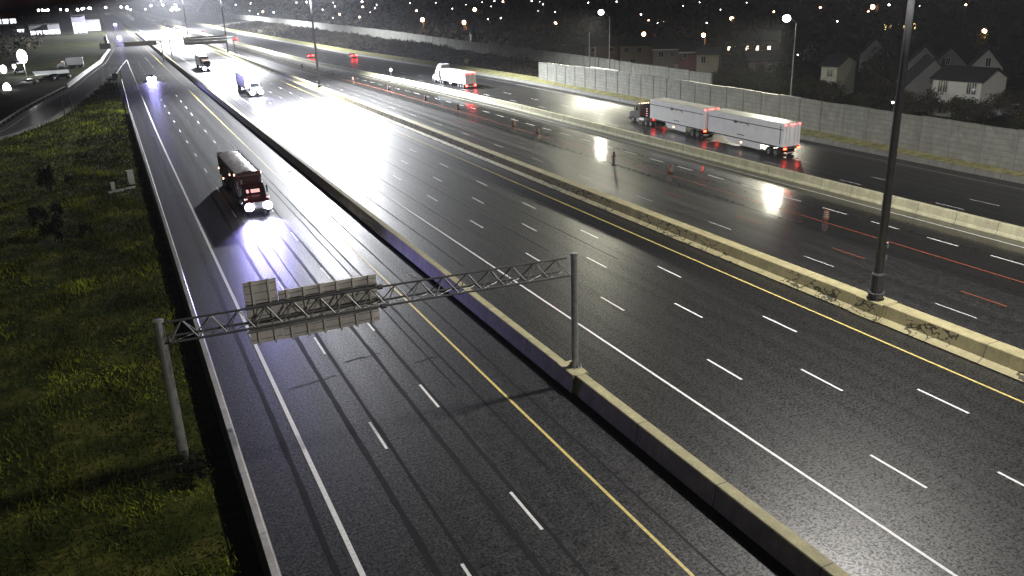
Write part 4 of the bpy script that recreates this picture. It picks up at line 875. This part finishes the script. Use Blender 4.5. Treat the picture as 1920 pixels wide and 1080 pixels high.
def box_trailer(t, y0, y1, zb, zt, side='white_p', roof='grey_p', skirt=True, rear_red=True, axles=2, width=2.6, doors='white_p', frontm=None):
    """y1 = front, y0 = rear"""
    L = y1-y0; c = (y0+y1)/2
    MB().box((0, c, (zb+zt)/2), (width, L, zt-zb)).build('trailer_box', side, t, bevel=0.03)
    MB().box((0, c, zt+.012), (width-.12, L-.12, .05)).build('trailer_roof', roof, t)
    MB().box((0, c, zb+.06), (width+.03, L+.02, .13)).build('lower_rail', 'stripe', t); 
    MB().box((0, c, zb-.16), (.9, L-.4, .22)).build('trailer_frame', 'chassis', t)
    if frontm: MB().box((0, y1+.02, (zb+zt)/2), (width-.02, .05, zt-zb-.04)).build('front_wall', frontm, t)
    if skirt:
        for x in (-width/2+.04, width/2-.04):
            p = [(y1-4.1, zb), (y1-4.7, .48), (y0+4.2, .36), (y0+4.2, zb)]
            MB().extrude(p, x-.02, x+.02).build('side_skirt', side, t)
            MB().box((x+(.03 if x > 0 else -.03), c+.4, .78), (.04, .32, .16)).build('side_marker', 'e_mark', t)
    for k in range(axles): dual(t, y0+1.3+k*1.3)
    for x in (-.65, .65):
        d_ = MB().box((x, y0-.03, (zb+zt)/2), (1.2, .05, zt-zb-.3)).build('rear_door', doors, t)
        r_ = MB()
        for q in (-.3, .2): r_.tube((x+q, y0-.08, zb+.15), (x+q, y0-.08, zt-.2), .025, None, 6)
        r_.build('lock_rod', 'rimm', d_)
    MB().box((0, y0-.05, zb-.08), (width, .12, .22)).build('rear_sill', 'stripe', t); MB().box((0, y0-.02, .56), (2.3, .1, .12)).build('underride_bar', 'alu', t)
    for x in (-.5, .5): MB().box((x, y0-.02, .85), (.08, .08, .6)).build('bar_bracket', 'chassis', t)
    if rear_red:
        for x in (-1.05, 1.05): MB().box((x, y0-.14, zb-.1), (.44, .06, .2)).build('tail_light', 'e_tail_o', t)
        for x in (-1.1, -.25, 0, .25, 1.1): MB().box((x, y0-.07, zt-.12), (.2, .06, .12)).build('rear_marker', 'e_tail', t)
def place_truck(t, x, y, rz=0.0): t.location = (x, y, 0.0); t.rotation_euler = (0, 0, rz)
# dump truck coming towards the camera: front +y local, turned by 180 degrees
t = thing('dump_truck', 'dark red dump truck with a grey tarpaulin and glaring headlights casting a long shadow', 'truck')
tractor(t, 0.0, 'red_p', 2.95, False, 1.5, True, True, headr=0.46, energy=15000)
for x in (-.5, .5): front_lamp(t, x, -.02, .62, .13, 'e_head2', 'fog_light')
L0, L1 = -18.6, -4.6
tb = MB(); tb.v = []; c = (L0+L1)/2
prof = [(-1.28, 1.25), (-1.3, 3.7), (-1.16, 3.7), (-1.1, 1.5), (1.1, 1.5), (1.16, 3.7), (1.3, 3.7), (1.28, 1.25)]
i = 0
for y in (L0, L1): tb.v += [(x, y, z) for x, z in prof]
for k in range(8): tb.f.append((k, (k+1) % 8, 8+(k+1) % 8, 8+k))
tb.f += [tuple(range(7, -1, -1)), tuple(range(8, 16))]; tb.build('dump_box', 'red_p', t)
MB().box((0, L1+.06, 2.45), (2.6, .1, 2.6)).build('front_wall', 'red_p', t); MB().box((0, L0-.06, 2.45), (2.6, .1, 2.6)).build('tailgate', 'red_p', t)
tp = MB(); NX, NY = 8, 24
for a in range(NX+1):
    for b_ in range(NY+1):
        tp.v.append((-1.2+2.4*a/NX, L0+.15+(L1-L0-.3)*b_/NY, 3.62+.22*math.sin(PI*a/NX)+random.uniform(-.05, .05)))
for a in range(NX):
    for b_ in range(NY): k = a*(NY+1)+b_; tp.f.append((k, k+1, k+NY+2, k+NY+1))
tp.build('tarpaulin', 'tarp', t, True)
for k in range(10):
    for x in (-1.33, 1.33): MB().box((x, L0+.7+k*1.42, 2.45), (.08, .12, 2.4)).build('side_rib', 'red_p', t)
MB().box((0, c, 1.05), (.9, L1-L0-.4, .25)).build('trailer_frame', 'chassis', t)
for k in range(3): dual(t, L0+1.2+k*1.35)
for y, z in ((L1-.2, 3.55), (L1-4, 2.9), (L0+.4, 2.0), (L0+3.5, 1.3)):
    for x in (-1.38, 1.38): MB().box((x, y, z), (.07, .22, .18)).build('side_marker', 'e_mark', t)
for x in (-1.2, -1.02, 1.02, 1.2): MB().box((x, -.5, 1.75), (.14, .1, .16)).build('cab_lamp', 'e_cab', t)
MB().box((0, L1+.35, 3.4), (2.5, .5, .12)).build('cab_guard', 'red_p', t)
place_truck(t, 11.4, 86.2, PI+R(0.6))
# two trucks on the express road, blinding headlights
t = thing('semi_truck', 'truck with white lit front and dark trailer side on the wet express road', 'truck')
tractor(t, 0, 'white_p', 3.1, True, 1.5, False, True, True, headr=0.55, energy=14000); box_trailer(t, -21.5, -7.6, 1.15, 3.95, 'silver_p', frontm='white_p', skirt=False)
place_truck(t, 28.7, 194, PI)
t2 = dup(t, (27.0, 272, 0), PI, 'truck with a dark boxy trailer under the far sign gantry, its headlights a white blaze')
# oncoming cars and far headlights
def car(label, paint, head=True, tail=False, cat='car', energy=4000, hr=0.12, mhead='e_head'):
    t = thing('car', label, cat)
    prof = [(2.25, .35), (2.3, .62), (2.15, .78), (1.1, .95), (-1.55, .98), (-2.15, .92), (-2.28, .62), (-2.25, .35)]
    MB().extrude(prof, -.88, .88).build('body', paint, t, bevel=0.07)
    g_ = [(1.0, .94), (.25, 1.42), (-.95, 1.45), (-1.75, .96)]
    gm = MB(); gm.v = [(-.8 if z < 1 else -.62, y, z) for y, z in g_]+[(.8 if z < 1 else .62, y, z) for y, z in g_]
    gm.f = [(0, 1, 2, 3), (7, 6, 5, 4), (0, 4, 5, 1), (2, 6, 7, 3)]; gm.build('windows', 'glass', t)
    MB().poly([(-.62, .25, 1.43), (.62, .25, 1.43), (.62, -.95, 1.46), (-.62, -.95, 1.46)]).build('roof', paint, t)
    for x in (-.8, .8):
        for y in (1.4, -1.4): wheel(t, x, y, .32, .22)
    for x in (-.62, .62):
        if head: front_lamp(t, x, 2.24, .68, hr, mhead); spot(t, x, 2.75, .68, energy)
        if tail: MB().box((x, -2.26, .76), (.4, .08, .16)).build('tail_light', 'e_tail', t)
    return t
t = car('car with two blinding blue white headlights alone on the left road', 'blue_p', True, False, energy=14000, hr=0.6); place_truck(t, 10.2, 256, PI)
t = car('far car with one merged white headlight glare near the left edge of the road', 'black_p', True, False, energy=14000, hr=0.6); place_truck(t, 9.0, 560, PI)
dup(t, (12.5, 860, 0), PI, 'farthest car at the bright end of the left road')
t = car('dark car with two red tail lights on the wet road left of the box truck', 'black_p', False, True); place_truck(t, 75.2, 287, R(4)); 
for ch in t.children:
    if ch.name.startswith('tail'): ch.scale = (2.0, 1, 2.4); ch.location.z -= .9; ch.location.x += (-.62 if ch.data.vertices[0].co.x > 0 else .62)*0.9
dup(t, (63.5, 300, 0), R(4), 'dark car with red tail lights half hidden by the second light mast')
dup(t, (59.5, 452, 0), R(2), 'far dark car with red tail lights beside the far sign gantry')
t = car('far car with red lights on the express road under the date', 'black_p', False, True); place_truck(t, 56, 560, 0); t['label'] = 'most distant car showing red tail lights at the bright end of the roads'
# white double trailer driving away
t = thing('double_trailer_truck', 'dark tractor pulling two long white trailers in a row past the noise wall', 'truck')
tractor(t, 6.2, 'black_p', 3.0, False, 1.6, False, False)
for x in (-.9, .9): MB().box((x, -.6, 1.15), (.4, .1, .2)).build('tail_light', 'e_tail', t)
for k in range(4): MB().box((-1.16, 1.0, 1.5+k*.35), (.06, .3, .1)).build('cab_marker', 'e_cab', t)
box_trailer(t, -13.6, -0.1, 1.2, 4.15); box_trailer(t, -29.8, -14.7, 1.2, 4.15)
MB().tube((0, -13.6, .95), (0, -14.9, .95), .09, None, 8).build('drawbar', 'chassis', t)
def mark(t, y, z):
    # dark sweeping mark on the trailer side: a tapered dash and a hooked curve beneath it
    q = MB(); x = -1.325
    q.poly([(x, y+1.5, z+.22), (x, y+1.35, z-.02), (x, y-.1, z-.02), (x, y+.5, z+.13), (x, y+1.0, z+.16)])
    q.poly([(x, y+1.6, z+.02), (x, y+1.35, z-.22), (x, y+.6, z-.12), (x, y+.9, z-.02)])
    pts = [(y+.2, z-.05), (y-.4, z+.06), (y-1.0, z+.03), (y-1.45, z-.16), (y-1.6, z-.32)]
    for (a, b_), (c_, d_) in zip(pts, pts[1:]): q.poly([(x, a, b_+.07), (x, a, b_-.07), (x, c_, d_-.07), (x, c_, d_+.07)])
    q.build('side_mark', 'stripe', t)
for y1, ln in ((-0.1, 13.3), (-14.7, 14.9)):
    MB().box((-1.312, y1-ln/2-.1, 3.42), (.02, ln, .10)).build('upper_trim', 'stripe', t); mark(t, y1-7.0, 3.35)
    MB().box((-1.312, y1-7.0, 1.75), (.02, 1.5, .10)).build('small_lettering_strip', 'stripe', t)
MB().box((-1.315, -29.2, 2.75), (.02, .12, 2.3)).build('corner_trim', 'stripe', t)
place_truck(t, 75.3, 108.3, R(-1.2))
for ch in list(t.children):
    if ch.name.startswith('wheel') and False: pass
# white box truck driving away
t = thing('box_truck', 'white box truck with an oval emblem seen from behind near the pale barrier', 'truck')
tractor(t, 19.4, 'white_p', 3.1, True, 1.6, False, False)
MB().extrude([(17.2, 3.0), (15.4, 4.5), (13.9, 4.5), (13.9, 3.0)], -1.1, 1.1).build('wind_deflector', 'silver_p', t, bevel=.08)
box_trailer(t, 0, 13.8, .95, 3.5, 'white_p', 'grey_p', skirt=False, doors='silver_p', axles=3)
e_ = MB(); e_.v = [(-1.315, 7.6+.62*math.cos(a*PI/8), 2.35+.72*math.sin(a*PI/8)) for a in range(16)]; e_.f = [tuple(range(16))]; em = e_.build('emblem', 'green_d', t)
e_ = MB(); e_.poly([(-1.32, 7.6-.12, 2.85), (-1.32, 7.6+.12, 2.85), (-1.32, 7.6+.3, 2.2), (-1.32, 7.6-.3, 2.2)]).poly([(-1.32, 7.6-.4, 2.05), (-1.32, 7.6+.4, 2.05), (-1.32, 7.6+.3, 1.93), (-1.32, 7.6-.3, 1.93)]); e_.build('emblem_figure', 'frame_w', em)
MB().box((-1.312, 7.4, 1.3), (.02, 14.2, .06)).build('lower_trim', 'stripe', t); MB().box((-1.2, 8.2, .75), (.3, .9, .45)).build('tool_box', 'frame_w', t)
for x in (-1.05, 1.05): MB().box((x, -.16, .72), (.55, .08, .26)).build('tail_light', 'e_tail', t)
for x in (-.95, -.1, .1, .95): MB().box((x, -.1, 3.42), (.4, .1, .24)).build('rear_marker', 'e_tail', t)
place_truck(t, 71.7, 174.4, R(2.0))

# ------------------------------------------------------------------ lot at the upper left
t = thing('box_truck', 'white parked box truck in the dark lot beside the ramp barrier', 'truck'); 
box_trailer(t, -3, 3.2, 1.0, 3.7, 'white_p', skirt=False, rear_red=False, axles=1); tractor(t, 7.2, 'white_p', 2.5, False, 1.2, False, False)
place_truck(t, *at(143, 127)[:2], R(78)); t.scale = (.8, .8, .9)
t = car('silver parked car in the lot under the bright pole lamp', 'silver_p', False, False); place_truck(t, *at(118, 148)[:2], R(80))
car0 = t
for px, py, rz, lb in ((88, 152, 85, 'parked car in the lot below the lit strip of ground'), (28, 122, 40, 'parked car behind the bright pole lamp'), (36, 138, 20, 'parked car just left of the bright pole lamp foot'), (55, 158, 85, 'parked pale car at the lower edge of the lot'), (100, 148, 80, 'small parked car between two others in the lot'), (1897, 233, 60, 'white parked car seen over the noise wall at the right edge')):
    b = at(px, py); o = dup(car0, (b.x, b.y, 0), R(rz), lb, 'parked cars')
    if px > 1000: o.scale = (1.15, 1.15, 1.25); o.location.z = 1.0
car0['group'] = 'parked cars'
def lot_lamp(px, py, tx_, ty_, label, r, energy):
    b = at(px, py); h = top_z(b, tx_, ty_); t = thing('lot_lamp', label, 'lamp post', b, 0, 'bright lamps of the lot')
    MB().tube((0, 0, 0), (0, 0, h), .1, .07, 8).build('pole', 'galv', t); hd = MB().box((0, -.2, h+.1), (1.0, .6, .16)).build('lamp_head', 'alu', t)
    MB().ball((0, -.3, h-r*1.1), r, 10, 8, 1.5).build('globe', 'e_white', hd); lamp('lot_light', 'POINT', (0, -.6, h-r*2.9), energy, (.86, .92, 1), t, .4)
lot_lamp(50, 143, 47, 96, 'tall blazing white lamp post in the dark lot', 1.35, 2200)
lot_lamp(8, 136, 8, 124, 'low white lamp at the left edge of the lot', .9, 300)
lot_lamp(14, 168, 14, 158, 'bluish white low lamp at the lower left of the lot', .9, 500)
lot_lamp(28, 131, 28, 121, 'small white lamp beside the blazing lamp post', .5, 150)
struct(MB().poly([(*at(66, 142)[:2], -.03), (*at(130, 136)[:2], -.03), (*at(128, 130)[:2], -.03), (*at(60, 134)[:2], -.03)]).build('painted_lit_ground', 'cab'))  # pale sheet, the lamplit ground is put into its colour
def shop(px, py, wpx, h, label, lit=True, nwin=4, wl=2.6, wall=(0.2, 0.2, 0.22)):
    b = at(px, py); D = b.length; w = wpx*D/FPX; t = thing('commercial_building', label, 'building', b, -math.atan2(b.x, b.y))
    MB().box((0, 5, h/2), (w, 10, h)).build('wall', wall_mat('shop_wall_%d' % px, wall), t); MB().box((0, 5, h+.2), (w+.6, 10.6, .4)).build('roof', 'roof_g', t)
    for k in range(nwin):
        f = MB().box((0, 0, 0), (w/nwin*.86, .1, wl+.2)).build('window', 'frame_w', t, loc=(-w/2+(k+.5)*w/nwin, -.03, wl/2+.7)); MB().box((0, -.06, 0), (w/nwin*.8, .06, wl)).build('pane', 'e_shop', f)
    return t
shop(75, 67, 26, 7, 'low shop with a glowing strip of windows far left', True, 3); shop(100, 65, 22, 7, 'low shop with a glowing window strip right of its neighbour', True, 3)
shop(152, 64, 20, 12, 'brightly lit bluish building beside the far ramp', True, 3, 7, (.4, .4, .5)); shop(176, 58, 22, 8, 'lit low building nearest the far road edge', True, 2, 4)
shop(12, 46, 30, 12, 'building with orange glow put into its wall colour at the upper left corner', True, 3, 5, (.5, .22, .06)); shop(40, 62, 12, 6, 'tiny lit hut in the far left', True, 1, 2)  # the orange wall colour stands for the glow of the corner building
rl = random.Random(5); fl0 = None
for k in range(26):
    px, py = rl.uniform(70, 340), rl.uniform(2, 20); zz = 9.0; b = at(px, py, zz); D = math.hypot(b.x, b.y)
    if D > 1700: b *= 1700/D
    lb = 'one of the many white road lamps crowding the far end of the highway'
    o = dup(pw, (b.x+.9, b.y+.5, zz-7.8), 0, lb, 'crowded lamps at the far end of the highway')
    for h in o.children:
        for gq in h.children:
            f = min(9, rl.uniform(1.2, 3.0)*1.0*min(D, 1700)/FPX/.2); gq.scale = (f, f, f); gq.location = Vector((-.9, -.5, 7.8))*(1-f)

# ------------------------------------------------------------------ damp night air
hz = MB().box((200, 900, 14.5), (2600, 2600, 33)).build('haze', 'white'); hz.data.materials.clear(); hm = bpy.data.materials.new('haze'); hm.use_nodes = True
n = hm.node_tree.nodes; n.clear(); ou = n.new('ShaderNodeOutputMaterial'); pv = n.new('ShaderNodeVolumePrincipled')
pv.inputs['Color'].default_value = (0.9, 0.92, 1, 1); pv.inputs['Density'].default_value = 0.00018; hm.node_tree.links.new(pv.outputs[0], ou.inputs['Volume'])
hz.data.materials.append(hm); hz['kind'] = 'stuff'
